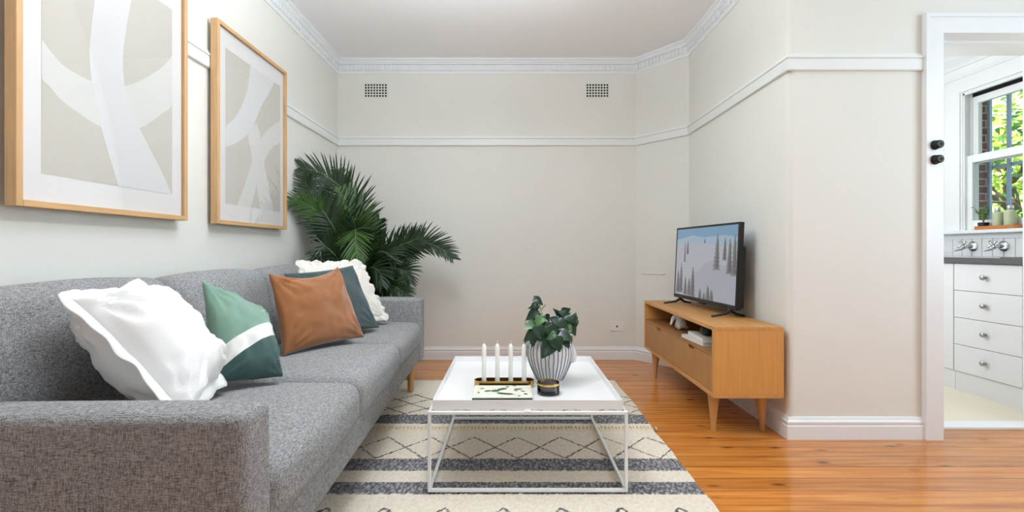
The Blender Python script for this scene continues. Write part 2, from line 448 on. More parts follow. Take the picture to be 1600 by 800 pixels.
# ------------------------------------------------------------------ kitchen shell
struct('floor_kitchen', box(1.52, 3.72, 2.545, 4.42, -.08, .004), M['lino'])
struct('ceiling_kitchen', box(1.52, 3.72, 2.585, 4.42, 2.5, CZ + .1), M['kwall'])
struct('wall_kitchen_back', box(1.52, 3.72, 4.3, 4.42, 0, 2.5), M['kwall'])
struct('wall_kitchen_west', box(1.52, 1.62, 2.585, 4.3, 0, 2.5), M['kwall'])
KX = 3.6; WY0, WY1, WZ0, WZ1 = 2.75, 3.70, 1.10, 2.20
bm = BM()
add_box(bm, KX, KX + .12, 2.585, WY0, 0, 2.5); add_box(bm, KX, KX + .12, WY1, 4.3, 0, 2.5)
add_box(bm, KX, KX + .12, WY0, WY1, 0, WZ0); add_box(bm, KX, KX + .12, WY0, WY1, WZ1, 2.5)
struct('wall_kitchen_window', bm, M['kwall'])
bm = BM()   # outer brick skin
add_box(bm, 3.73, 3.81, 2.0, 2.78, -.3, 3); add_box(bm, 3.73, 3.81, 3.69, 4.6, -.3, 3); add_box(bm, 3.73, 3.81, 2.78, 3.69, -.3, 1.04); add_box(bm, 3.73, 3.81, 2.78, 3.69, 2.3, 3)
struct('wall_outside', bm, M['brick'])
bm = BM()   # kitchen cornice and grooved board behind the taps
add_prism(bm, [(KX, 2.40), (KX - .02, 2.40), (KX - .03, 2.43), (KX - .07, 2.47), (KX - .08, 2.5), (KX, 2.5)], 2.6, 4.3, 'y')
struct('trim_12', bm, M['white'])
bm = BM(); y = 2.6
while y < 4.25:
    add_box(bm, KX - .012, KX, y, y + .072, .90, 1.035); y += .078
add_box(bm, KX - .006, KX, 2.6, 4.28, .90, 1.035)
struct('trim_13', bm, M['white'])
# sash window
w1 = bpy.data.objects.new('window_1', None); COL.objects.link(w1); w1['kind'] = 'structure'
bm = BM()
for (a, b) in ((WY1, WY1 + .15), (WY0 - .15, WY0)):
    add_box(bm, KX - .022, KX, a, b, WZ0, 2.33)
    add_box(bm, KX - .03, KX, a + (.13 if a == WY1 else 0), a + (.15 if a == WY1 else .02), WZ0, 2.33)
add_box(bm, KX - .022, KX, WY0, WY1, WZ1, 2.31); add_box(bm, KX - .034, KX, WY0 - .17, WY1 + .17, 2.31, 2.335)
obj('window_casing', bm, M['white'], w1)
bm = BM()   # linings and parting bead
for (a, b) in ((WY1 - .014, WY1), (WY0, WY0 + .014)):
    add_box(bm, KX - .012, KX + .12, a, b, WZ0, WZ1)
    c0, c1 = (a - .012, a) if a > 3 else (b, b + .012)
    add_box(bm, KX - .006, KX + .012, c0, c1, WZ0, WZ1); add_box(bm, KX + .048, KX + .058, c0, c1, WZ0, WZ1)
add_box(bm, KX, KX + .12, WY0, WY1, WZ1 - .014, WZ1); add_box(bm, KX - .006, KX + .012, WY0 + .014, WY1 - .014, WZ1 - .028, WZ1 - .014)
obj('window_frame', bm, M['white'], w1)
def sash(name, x0, x1, z0, z1, top, bot):
    bm = BM(); a, b = WY0 + .016, WY1 - .016
    add_box(bm, x0, x1, a, a + .05, z0, z1); add_box(bm, x0, x1, b - .05, b, z0, z1)
    add_box(bm, x0, x1, a + .05, b - .05, z0, z0 + bot); add_box(bm, x0, x1, a + .05, b - .05, z1 - top, z1)
    bmesh.ops.bevel(bm, geom=list(bm.edges), offset=.003, segments=1, affect='EDGES')
    s = obj(name, bm, M['white'], w1)
    obj('window_pane', box((x0 + x1) / 2 - .002, (x0 + x1) / 2 + .002, a + .05, b - .05, z0 + bot, z1 - top), M['pane'], s)
sash('upper_sash', KX + .06, KX + .095, 1.625, WZ1 - .045, .055, .05)
sash('lower_sash', KX + .014, KX + .046, WZ0 + .002, 1.69, .06, .075)
obj('head_shade_strip', box(KX + .062, KX + .09, WY0 + .016, WY1 - .016, WZ1 - .043, WZ1 - .015), M['dark'], w1)  # solid dark strip in place of the shade above the upper sash
obj('window_sill', box(KX - .075, KX + .012, WY0 - .3, WY1 + .42, WZ0 - .028, WZ0, bev=.006), M['white'], w1)
obj('sill_apron', box(KX - .02, KX, WY0 - .28, WY1 + .4, WZ0 - .066, WZ0 - .028), M['white'], w1)
# rear windows
def plain_window(name, cx, cy, w, z0, z1, along):
    r = bpy.data.objects.new(name, None); COL.objects.link(r); r['kind'] = 'structure'
    bm = BM(); g = .05
    def bx(u0, u1, z0, z1):
        if along == 'x': add_box(bm, cx + u0, cx + u1, cy - .03, cy + .03, z0, z1)
        else: add_box(bm, cx - .03, cx + .03, cy + u0, cy + u1, z0, z1)
    bx(-w / 2, -w / 2 + g, z0, z1); bx(w / 2 - g, w / 2, z0, z1); bx(-w / 2 + g, w / 2 - g, z0, z0 + g); bx(-w / 2 + g, w / 2 - g, z1 - g, z1)
    bx(-.025, .025, z0 + g, z1 - g)
    f = obj('window_frame', bm, M['white'], r)
    for s in (-1, 1):
        u0, u1 = sorted((s * .025, s * (w / 2 - g)))
        bm2 = BM()
        if along == 'x': add_box(bm2, cx + u0, cx + u1, cy - .003, cy + .003, z0 + g, z1 - g)
        else: add_box(bm2, cx - .003, cx + .003, cy + u0, cy + u1, z0 + g, z1 - g)
        obj('window_pane', bm2, M['pane'], f)
plain_window('window_2', .10, -5.06, 2.1, .75, 2.3, 'x')
plain_window('window_3', 3.46, .70, 1.8, .80, 2.3, 'y')

# ------------------------------------------------------------------ small things on the walls
def vent(cx, label):
    t = thing('air_vent', label, 'vent', (cx, YB, 2.327), 0, 'wall air vents')
    w, h = .21, .128; bm = BM(); nx, ny = 8, 5; px_, pz = w / nx * .94, h / ny * .92; hole = .0155
    x0 = -px_ * nx / 2; z0 = -pz * ny / 2
    add_box(bm, -w / 2, x0 + (px_ - hole) / 2, -.006, 0, -h / 2, h / 2); add_box(bm, -x0 - (px_ - hole) / 2, w / 2, -.006, 0, -h / 2, h / 2)
    xa, xb = x0 + (px_ - hole) / 2, -x0 - (px_ - hole) / 2
    zs = [-h / 2] + sum([[z0 + pz * k + (pz - hole) / 2, z0 + pz * k + (pz + hole) / 2] for k in range(ny)], []) + [h / 2]
    for k in range(0, len(zs), 2): add_box(bm, xa, xb, -.006, 0, zs[k], zs[k + 1])
    for k in range(ny):
        for i in range(nx - 1):
            add_box(bm, x0 + px_ * i + (px_ + hole) / 2, x0 + px_ * (i + 1) + (px_ - hole) / 2, -.006, 0, zs[1 + 2 * k], zs[2 + 2 * k])
    obj('vent_grille', bm, M['wall'], t)
    obj('vent_shade_sheet', box(xa, xb, -.0025, -.0005, zs[1], zs[-2]), M['dark'], t)  # dark sheet standing in for the shade behind the holes
vent(-1.168, 'square-holed plaster air vent high on the back wall, beside the left corner with the palm')
vent(.750, 'square-holed plaster air vent high on the back wall, towards the corner with the television')

t = thing('wall_socket', 'white aerial socket plate low on the back wall above the skirting', 'socket', (.918, YB, .287))
obj('plate', box(-.06, .06, -.009, 0, -.041, .041, bev=.002), M['socket'], t)
bm = BM(); add_tube(bm, [(0, -.0095, 0), (0, -.013, 0)], .014, 20); obj('socket_ring', bm, M['socket'], t)
bm = BM(); add_tube(bm, [(0, -.0132, 0), (0, -.016, 0)], .0075, 16); obj('socket_hole', bm, M['dark'], t)

bm = BM()
add_prism(bm, [(1.118, 3.9705), (1.262, 3.799), (1.257, 3.795), (1.113, 3.9665)], .745, .757)
tag(obj('cable_trunking', bm, M['white']), 'thin white horizontal strip on the corner wall behind the television', 'cable cover')

def lock(z, label):
    t = thing('door_lock', label, 'lock', (2.112, FY, z), 0, 'dark locks on the doorway architrave')
    def cyl(r0, r1, y0, y1):
        bm = BM(); add_lathe(bm, [(r0 * .86, 0), (r0, .003), (r1, y1 - y0 - .004), (r1 * .8, y1 - y0)], seg=28)
        bmesh.ops.rotate(bm, verts=bm.verts, cent=(0, 0, 0), matrix=Matrix.Rotation(PI / 2, 3, 'X'))
        bmesh.ops.translate(bm, verts=bm.verts, vec=(0, -y0, 0)); return bm
    obj('rose', cyl(.024, .023, 0, .010), M['iron'], t, True, angle=40)
    obj('barrel', cyl(.0215, .020, .011, .034), M['iron'], t, True, angle=40)
    bm = BM(); add_box(bm, -.002, .006, -.0355, -.0342, -.006, .003); obj('keyhole', bm, M['dark'], t)
lock(1.470, 'upper dark bronze round lock on the white door architrave')
lock(1.397, 'lower dark bronze round lock on the white door architrave')

# ------------------------------------------------------------------ framed prints
STROKES = [
 [('stroke1', [(1.444, 1.607), (1.481, 1.573), (1.523, 1.549), (1.58, 1.539), (1.617, 1.537), (1.681, 1.541), (1.765, 1.573), (1.858, 1.637), (1.944, 1.714), (2.003, 1.786), (2.003, 1.587), (1.944, 1.521), (1.875, 1.462), (1.826, 1.429), (1.736, 1.4), (1.655, 1.388), (1.58, 1.408), (1.512, 1.434), (1.47, 1.467), (1.444, 1.492)]),
  ('stroke2', [(1.655, 1.985), (1.629, 1.826), (1.612, 1.684), (1.609, 1.616), (1.617, 1.541), (1.629, 1.478), (1.655, 1.384), (1.689, 1.288), (1.728, 1.186), (2.000, 1.186), (1.944, 1.272), (1.892, 1.341), (1.826, 1.429), (1.774, 1.513), (1.756, 1.568), (1.748, 1.649), (1.751, 1.711), (1.765, 1.802), (1.786, 1.911), (1.804, 1.985)])],
 [('stroke1', [(2.94, 1.765), (2.83, 1.699), (2.735, 1.621), (2.679, 1.541), (2.626, 1.457), (2.556, 1.32), (2.478, 1.186), (2.613, 1.186), (2.666, 1.318), (2.721, 1.43), (2.793, 1.528), (2.868, 1.591), (2.94, 1.639)]),
  ('stroke1', [(2.587, 1.599), (2.613, 1.491), (2.652, 1.371), (2.707, 1.186), (2.853, 1.186), (2.793, 1.354), (2.742, 1.479), (2.714, 1.605), (2.666, 1.678)]),
  ('stroke2', [(2.606, 1.985), (2.6, 1.947), (2.575, 1.838), (2.525, 1.734), (2.455, 1.644), (2.377, 1.573), (2.377, 1.475), (2.478, 1.524), (2.587, 1.599), (2.652, 1.682), (2.721, 1.794), (2.807, 1.899), (2.87, 1.985)])]]
def artwork(y0, y1, p0, p1, strokes, label):
    z0, z1 = 1.079, 2.096; XB, XF = -1.482, -1.446; f = .020
    t = thing('framed_artwork', label, 'picture', (XB, (y0 + y1) / 2, z0), 0, 'framed abstract prints above the sofa')
    c = (y0 + y1) / 2
    L = lambda y: y - c
    d = XF - XB
    for u0, u1 in ((y0, y0 + f), (y1 - f, y1)): obj('frame_stile', box(0, d, L(u0), L(u1), 0, z1 - z0, bev=.0012, seg=1), M['frame'], t)
    for w0, w1 in ((0, f), (z1 - z0 - f, z1 - z0)): obj('frame_rail', box(0, d, L(y0) + f, L(y1) - f, w0, w1, bev=.0012, seg=1), M['frame_y'], t)
    obj('mat_board', box(.004, .020, L(y0) + f, L(y1) - f, f, z1 - z0 - f), M['matboard'], t)
    names = ['print', 'stroke1', 'stroke2']; bm = BM()
    add_box(bm, .0202, .0208, L(p0), L(p1), 1.187 - z0, 1.985 - z0, 0)
    for k, (nm, pts) in enumerate(strokes):
        sm = []
        q = [(a, b) for a, b in pts]
        add_prism(bm, [(min(max(L(a), L(p0)), L(p1)), min(max(b, 1.187), 1.985) - z0) for a, b in q], .0208, .0209 + .0002 * (k + 1), 'x', names.index(nm))
    obj('art_print', bm, [M[n] for n in names], t)
    obj('glazing', box(.0255, .027, L(y0) + f, L(y1) - f, f, z1 - z0 - f), M['glazing'], t)
def resample(pts, n=6):
    P = [Vector((a, b, 0)) for a, b in pts]; out = []
    for i in range(len(P)):
        a, b, c, d = P[i - 1], P[i], P[(i + 1) % len(P)], P[(i + 2) % len(P)]
        if (b - a).length < 1e-6 or (c - b).length < 1e-6: continue
        corner = lambda u, v, w: (v - u).normalized().dot((w - v).normalized()) < .5
        out.append((b.x, b.y))
        sa = b * 2 - c if corner(a, b, c) else a
        sd = c * 2 - b if corner(b, c, d) else d
        for k in range(1, n):
            t = k / n
            p = .5 * ((2 * b) + (c - sa) * t + (2 * sa - 5 * b + 4 * c - sd) * t * t + (3 * b - sa - 3 * c + sd) * t ** 3)
            out.append((p.x, p.y))
    return out
SM = [[(n, resample(p)) for n, p in s] for s in STROKES]
artwork(1.357, 2.079, 1.445, 2.003, SM[0], 'oak framed print nearest the camera, pale crossing loop on beige')
artwork(2.290, 3.000, 2.377, 2.940, SM[1], 'oak framed print nearer the palm, three pale curved strokes crossing like an X')
# ------------------------------------------------------------------ sofa (local: front edge x=0, back towards -x, length along +y)
SLOC = Vector((-.512, .89, 0)); SROT = math.radians(1.95); SLEN = 2.27; ARM = .115
sofa = thing('sofa', 'long grey woven three-seat sofa with tapered oak legs along the left wall', 'sofa', SLOC, SROT)
Sm = Matrix.Translation(SLOC) @ Matrix.Rotation(SROT, 4, 'Z'); Si = Sm.inverted()
DEP = .875
obj('sofa_base', soft_box(DEP / 2 - .012, SLEN / 2 - .01, .06, .02, 4, center=(-DEP / 2 - .006, SLEN / 2, .272)), M['sofa'], sofa, True)
for y in (ARM / 2, SLEN - ARM / 2):
    obj('arm', soft_box(DEP / 2, ARM / 2, .21, .022, 8, bulge=(.004, .006, .006), center=(-DEP / 2, y, .42)), M['sofa'], sofa, True)
obj('back_frame', soft_box(.07, SLEN / 2 - ARM - .002, .265, .03, 4, center=(-DEP + .075, SLEN / 2, .545)), M['sofa'], sofa, True)
cw = (SLEN - 2 * ARM) / 3
for k in range(3):
    cy = ARM + cw * (k + .5)
    sc_ = obj('seat_cushion', soft_box(.325, cw / 2 - .004, .08, .05, 10, bulge=(.012, .0, .022), center=(-.325, cy, .398), lump=.004, seed=k), M['sofa'], sofa, True)
    bm = soft_box(.085, cw / 2 - .003, .215, .06, 10, bulge=(.035, .0, .018), lump=.005, seed=k + 5)
    # three sewn panels: two horizontal tuck seams
    for v in bm.verts:
        if v.co.x > .02:
            for zz in (-.085,):
                v.co.x -= .016 * math.exp(-((v.co.z - zz) / .012) ** 2)
    bmesh.ops.rotate(bm, verts=bm.verts, cent=(0, 0, 0), matrix=Matrix.Rotation(math.radians(-11), 3, 'Y'))
    bmesh.ops.translate(bm, verts=bm.verts, vec=(-.715, cy, .632))
    obj('back_cushion', bm, M['sofa'], sofa, True)
def sofa_leg(x, y):
    bm = BM(); add_lathe(bm, [(.017, .0), (.019, .004), (.026, .205), (.026, .214)], x, y, 20); return bm
for x, y in ((-.075, .09), (-.075, SLEN - .09), (-DEP + .08, .09), (-DEP + .08, SLEN - .09)):
    o = obj('leg', sofa_leg(x, y), M['oak_leg'], sofa, True, angle=50); o.location.z = .0148

# ------------------------------------------------------------------ cushions
def pillow_bm(TL, TR, BR, BL, thick, pinch=.07, n=36, seed=0, wr=.006, flat=.42, nrm=None, sag=0):
    TL, TR, BR, BL = [Vector(p) for p in (TL, TR, BR, BL)]
    N = nrm or ((TR - BL).cross(TL - BR)).normalized()
    if N.y > 0 and nrm is None: N = -N
    bm = BM(); uvl = bm.loops.layers.uv.new('UVMap')
    def base(u, v):
        uu = u * (1 - pinch * (1 - v * v)); vv = v * (1 - pinch * (1 - u * u)) - (sag * (1 - u * u) ** .8 * max(0, v) ** 2 if abs(u) < 1 else 0)
        a = (uu + 1) / 2; b = (vv + 1) / 2
        return (BL * (1 - a) + BR * a) * (1 - b) + (TL * (1 - a) + TR * a) * b
    g = {}
    def ss(k): 
        t = 2 * k / n - 1; return math.sin(t * PI / 2) * .55 + t * .45
    for side in (1, -1):
        for i in range(n + 1):
            for j in range(n + 1):
                u, v = ss(i), ss(j); edge = i in (0, n) or j in (0, n)
                if edge and side < 0: g[(side, i, j)] = g[(1, i, j)]; continue
                p = base(u, v)
                if not edge:
                    h = ((1 - u * u) * (1 - v * v)) ** flat * thick / 2
                    r = noise.noise(Vector((u * 2.2 + seed * 7, v * 2.2, side * 3.0))) * wr * 1.6
                    r += noise.noise(Vector((u * 6 + seed * 3, v * 6, side * 5.0))) * wr * .7
                    # tension folds radiating from the corners
                    for cu, cv in ((-1, -1), (1, -1), (-1, 1), (1, 1)):
                        d = math.hypot(u - cu, v - cv); an = math.atan2(v - cv, u - cu)
                        r += math.sin(an * 16 + seed) * wr * .9 * math.exp(-((d - .35) / .3) ** 2)
                    p = p + N * side * (h + r * min(1, h / (thick * .2)))
                g[(side, i, j)] = bm.verts.new(p)
    for side in (1, -1):
        for i in range(n):
            for j in range(n):
                ij = [(i, j), (i + 1, j), (i + 1, j + 1), (i, j + 1)]
                q = [g[(side,) + x] for x in ij]
                if side < 0: q = q[::-1]; ij = ij[::-1]
                f = bm.faces.new(q)
                for lp, (a, b) in zip(f.loops, ij): lp[uvl].uv = ((ss(a) + 1) / 2, (ss(b) + 1) / 2)
    bmesh.ops.recalc_face_normals(bm, faces=list(bm.faces))
    rim = []
    for i in range(n): rim.append((ss(i), -1.0))
    for j in range(n): rim.append((1.0, ss(j)))
    for i in range(n, 0, -1): rim.append((ss(i), 1.0))
    for j in range(n, 0, -1): rim.append((-1.0, ss(j)))
    return bm, base, N, rim
def flange_bm(base, N, rim, width, wave, freq, seed=0, half=.0025):
    bm = BM(); m = len(rim); rows = 4; vs = {}
    # resample the rim finely for the ruffles
    fine = []
    for k in range(m):
        (u0, v0), (u1, v1) = rim[k], rim[(k + 1) % m]
        for s in range(4): fine.append((u0 + (u1 - u0) * s / 4, v0 + (v1 - v0) * s / 4))
    c = base(0, 0); L = 0; prev = None
    for k, (u, v) in enumerate(fine):
        p = base(u, v)
        if prev is not None: L += (p - prev).length
        prev = p
        eu, ev = max(-1, min(1, u * 1.0)), max(-1, min(1, v * 1.0))
        q = base(u * 1.08 if abs(u) > .999 else u, v * 1.08 if abs(v) > .999 else v)
        d = (q - p); d = d.normalized() if d.length > 1e-6 else (p - c).normalized()
        for r in range(rows):
            t = r / (rows - 1)
            w = wave * t * (math.sin(L * freq) + .6 * math.sin(L * freq * 1.73 + seed) + .5 * noise.noise(Vector((L * 20, seed, 0))))
            x = p - d * .006 + d * (width * t * (1 + .12 * math.sin(L * freq * .7 + seed))) + N * w
            for s in (1, -1): vs[(k, r, s)] = bm.verts.new(x + N * half * s * (1 - .5 * t))
    F = len(fine)
    for k in range(F):
        j = (k + 1) % F
        for r in range(rows - 1):
            bm.faces.new((vs[(k, r, 1)], vs[(j, r, 1)], vs[(j, r + 1, 1)], vs[(k, r + 1, 1)]))
            bm.faces.new((vs[(k, r, -1)], vs[(k, r + 1, -1)], vs[(j, r + 1, -1)], vs[(j, r, -1)]))
        bm.faces.new((vs[(k, rows - 1, 1)], vs[(j, rows - 1, 1)], vs[(j, rows - 1, -1)], vs[(k, rows - 1, -1)]))
    bmesh.ops.recalc_face_normals(bm, faces=list(bm.faces))
    return bm
def shift(bm, c):
    bmesh.ops.translate(bm, verts=bm.verts, vec=-Vector(c)); return bm
def cushion(name, label, quad, thick, m, seed, pinch=.07, fl=None, wr=.006, flat=.42, nrm=None, sag=0):
    bm, base, N, rim = pillow_bm(*quad, thick, pinch, seed=seed, wr=wr, flat=flat, nrm=nrm, sag=sag)
    c = (Vector(quad[2]) + Vector(quad[3])) / 2
    t = thing(name, label, 'cushion', c, 0, 'scatter cushions on the sofa')
    obj('cushion_body', shift(bm, c), m, t, True)
    if fl:
        obj('flange' if fl[3] is M['linen_white'] else 'ruffle', shift(flange_bm(base, N, rim, fl[0], fl[1], fl[2], seed), c), fl[3], t, True)
    return t
# quads: top-left, top-right, bottom-right, bottom-left as seen from the front of the sofa
cushion('throw_pillow', 'plump white linen cushion with a wide flat border beside the near sofa arm',
        [(-1.04, 1.10, .83), (-1.14, 1.45, .835), (-.91, 1.44, .548), (-.775, 1.105, .55)], .225, M['linen_white'], 1, .10,
        (.040, .0045, 46, M['linen_white']), .013, .40)
cushion('throw_pillow', 'green cushion with a white diagonal band, light green above and dark green below',
        [(-1.045, 1.57, .842), (-.955, 1.80, .712), (-.785, 1.60, .512), (-.925, 1.47, .525)], .14, M['green'], 2, .05, None, .006, .45)
cushion('throw_pillow', 'tan brown velvet cushion with pointed corners in the middle of the sofa',
        [(-1.045, 2.00, .850), (-.88, 2.36, .865), (-.745, 2.36, .505), (-.955, 1.95, .505)], .13, M['velvet'], 3, .06, None, .007, .45, None, .17)
cushion('throw_pillow', 'plain dark teal cushion behind the tan velvet one',
        [(-1.085, 2.22, .835), (-.905, 2.66, .860), (-.735, 2.60, .512), (-.95, 2.19, .515)], .09, M['teal'], 4, .06, None, .005, .45)
cushion('throw_pillow', 'off-white cushion with a ruffled edge behind the dark teal one',
        [(-1.115, 2.46, .865), (-.93, 2.87, .862), (-.77, 2.82, .548), (-.98, 2.42, .548)], .10, M['ruffle'], 5, .06, (.038, .008, 90, M['ruffle']), .005, .45)

# ------------------------------------------------------------------ rug
def rug():
    x0, x1, y0, y1 = -.86, .755, 1.02, 3.345
    t = thing('rug', 'cream woollen rug with charcoal bands and diamond lines under the coffee table', 'rug', (x0, y0, 0))
    dx = .0055; nx = int((x1 - x0) / dx); ny = int((y1 - y0) / dx)
    bm = BM(); cl = bm.verts.layers.float_color.new('Col'); g = []
    cream, dark, mid, line = (220, 209, 191), (72, 70, 73), (176, 173, 173), (82, 74, 72)
    rnd = random.Random(3)
    def tri(x, p): 
        f = ((x / p) % 1.0); return abs(f * 2 - 1)
    P = .2135; X0 = .032
    for j in range(ny + 1):
        row = []
        y = y0 + (y1 - y0) * j / ny
        ed = .012 * noise.noise(Vector((0, y * 2.3, 1))) + .006 * noise.noise(Vector((0, y * 9, 4)))
        for i in range(nx + 1):
            fx = i / nx
            x = x0 + (x1 + ed - x0) * fx
            jy = y + .006 * noise.noise(Vector((x * 60, y * 30, 0))); jx = x + .005 * noise.noise(Vector((x * 40, y * 60, 5)))
            c = None; grey = False
            bands = ((2.508, 2.645), (1.973, 2.087), (1.784, 1.877), (1.24, 1.34))
            if any(a < jy < b for a, b in bands): grey = True
            if grey:
                r = noise.noise(Vector((x * 110, y * 55, 2))) + rnd.uniform(-.25, .25)
                k = max(0, min(1, .35 + r * 1.2)); c = [dark[q] + (mid[q] - dark[q]) * k for q in range(3)]
            else:
                isl = False
                def dia(ya, yb, rows):
                    v = (jy - ya) / (yb - ya)
                    if not 0 <= v <= 1: return False
                    a = tri(jx - X0, P)             # 1 at lattice peaks
                    w = tri(v * rows + 1e-6, 1.0) if rows > 1 else abs(v * 2 - 1)
                    return abs((a) - (w)) < .055 or abs(a - (1 - w)) < .0
                if dia(2.09, 2.327, 1): isl = True
                if 2.645 < jy < 3.02:
                    v = (jy - 2.66) / .17
                    a = tri(jx - X0, P); w = tri(v, 1.0)
                    if abs(a - w) < .075: isl = True
                if 1.40 < jy < 1.690:
                    v = (jy - 1.40) / .29
                    if abs(tri(jx - X0 + P * .28, P) - abs(v * 2 - 1)) < .06: isl = True
                if isl and rnd.random() < .95: c = line
                else:
                    r = noise.noise(Vector((x * 90, y * 60, 8))) * .06 + rnd.uniform(-.03, .03)
                    c = [q * (1 + r) for q in cream]
                    if 2.40 < y < 2.46: c = [c[0] * .99, c[1] * .965, c[2] * .92]
            # braided rows of chunky loops
            rw = (y / .0165); ph = (rw % 1) - .5; idx = int(rw // 1)
            braid = math.sin(2 * PI * (x / .016 + (.5 if idx % 2 else 0)) + (3.2 * ph if idx % 2 else -3.2 * ph))
            z = .0085 + .0036 * math.cos(PI * ph) * (.5 + .5 * braid) + .0015 * noise.noise(Vector((x * 45, y * 45, 3)))
            if isl_edge(i, j, nx, ny): z = .001
            v = bm.verts.new((x - x0, y - y0, z)); v[cl] = lin([max(0, min(255, q)) for q in c]); row.append(v)
        g.append(row)
    for j in range(ny):
        for i in range(nx):
            bm.faces.new((g[j][i], g[j][i + 1], g[j + 1][i + 1], g[j + 1][i]))
    m = bpy.data.materials.new('rug_wool'); m.use_nodes = True; nt = m.node_tree; b = nt.nodes['Principled BSDF']
    at_ = nt.nodes.new('ShaderNodeAttribute'); at_.attribute_name = 'Col'; nt.links.new(at_.outputs['Color'], b.inputs['Base Color'])
    b.inputs['Roughness'].default_value = .95; b.inputs['Specular IOR Level'].default_value = .1; b.inputs['Sheen Weight'].default_value = .15
    obj('rug_pile', bm, m, t, True)
    # knotted fringe row
    bm = BM(); x = x0 + .01
    while x < x1 + .018:
        yy = 2.452 + rnd.uniform(-.006, .006)
        add_tube(bm, [(x - x0, yy - y0 + .018, .0075), (x - x0 + rnd.uniform(-.003, .003), yy - y0, .0105), (x - x0 + rnd.uniform(-.006, .006), yy - y0 - .022, .0075)], [.004, .0055, .0035], 6)
        x += .019
    obj('fringe', bm, M['fringe'], t, True)
def isl_edge(i, j, nx, ny): return i in (0, nx) or j in (0, ny)
M['fringe'] = mat('rug_fringe', (206, 186, 152), .95, var=.2, vscale=80)
rug()

# ------------------------------------------------------------------ coffee table
TX0, TX1, TY0, TY1 = -.320, .4515, 1.785, 2.560
FZ = .0155
tb = thing('coffee_table', 'square white metal tray coffee table with a wire frame base on the rug', 'table', (0, 0, FZ))
w = .0125; zt = .326 - FZ
def bar(nm, *a): obj(nm, box(*a, bev=.0015, seg=1), M['powder'], tb)
for x in (TX0, TX1 - w):
    for y in (TY0, TY1 - w): bar('leg', x, x + w, y, y + w, 0, zt)
for z in (0, zt - w):
    nm = 'base_bar' if z == 0 else 'top_bar'
    for y in (TY0, TY1 - w): bar(nm, TX0 + w, TX1 - w, y, y + w, z, z + w)
    for x in (TX0, TX1 - w): bar(nm, x, x + w, TY0 + w, TY1 - w, z, z + w)
bm = BM(); a0, a1, b0, b1 = TX0 + .0155, TX1 - .0155, TY0 + .0155, TY1 - .0155; tz = zt + .0035; h = .036; th = .003
add_box(bm, a0, a1, b0, b1, tz, tz + .005)
for q in ((a0, a0 + th, b0, b1), (a1 - th, a1, b0, b1), (a0 + th, a1 - th, b0, b0 + th), (a0 + th, a1 - th, b1 - th, b1)): add_box(bm, *q, tz + .005, tz + h)
obj('tray', bm, M['powder'], tb)
for (x, y) in (((TX0 + TX1) / 2, TY0 + .007), ((TX0 + TX1) / 2, TY1 - .007), (TX0 + .007, 2.17), (TX1 - .007, 2.17)):
    obj('tray_spacer', box(x - .012, x + .012, y - .012, y + .012, zt, tz), M['powder'], tb)
TT = FZ + tz + .0056    # top of the tray floor

# candle holder: oval brass ring on a plate with four cups
HX, HY = -.030, 2.087
def stadium(L, W, n=14):
    r = W / 2; s = L / 2 - r
    return [(s + r * math.cos(a), r * math.sin(a)) for a in [-PI / 2 + PI * k / n for k in range(n + 1)]] + \
           [(-s + r * math.cos(a), r * math.sin(a)) for a in [PI / 2 + PI * k / n for k in range(n + 1)]]
def ring(bm, L, W, th, z0, z1):
    o = stadium(L, W); i = stadium(L - 2 * th, W - 2 * th); n = len(o)
    V = [[bm.verts.new((x, y, z)) for x, y in s] for s, z in ((o, z0), (o, z1), (i, z1), (i, z0))]
    for a in range(4):
        b = (a + 1) % 4
        for k in range(n):
            bm.faces.new((V[a][k], V[a][(k + 1) % n], V[b][(k + 1) % n], V[b][k]))
    bmesh.ops.recalc_face_normals(bm, faces=list(bm.faces)); return bm
ch = thing('candle_holder', 'long oval brass candle holder with four cups on the white tray', 'candle holder', (HX, HY, TT))
obj('holder_rim', ring(BM(), .268, .066, .0035, .0, .031), M['brass'], ch, True, angle=40)
obj('holder_plate', add_prism(BM(), stadium(.260, .058), .0005, .003), M['brass'], ch)
cx4 = [-.090, -.030, .030, .090]
for x in cx4:
    bm = BM(); add_lathe(bm, [(.0145, .0032), (.0145, .026), (.0122, .026), (.0122, .006)], x, 0, 24, cap=False); obj('candle_cup', bm, M['brass'], ch, True, angle=40)
nm4 = ['white taper candle at the left end of the brass holder', 'white taper candle second from the left in the brass holder',
       'white taper candle third from the left, with a bent wick', 'white taper candle at the right end, half behind the leaves']
c0 = thing('candle', nm4[0], 'candle', (HX + cx4[0], HY, TT + .0062), 0, 'white candles in the brass holder')
bm = BM(); add_lathe(bm, [(.0100, 0), (.0103, .01), (.0100, .168), (.009, .176), (.0055, .182), (.003, .186)], 0, 0, 24); obj('candle_wax', bm, M['wax'], c0, True)
bm = BM(); add_tube(bm, [(0, 0, .184), (.0005, 0, .191), (.002, 0, .197)], .0018, 8); obj('wick', bm, M['wick'], c0, True)
for i in (1, 2, 3):
    dup(c0, (HX + cx4[i], HY, TT + .0062), nm4[i])

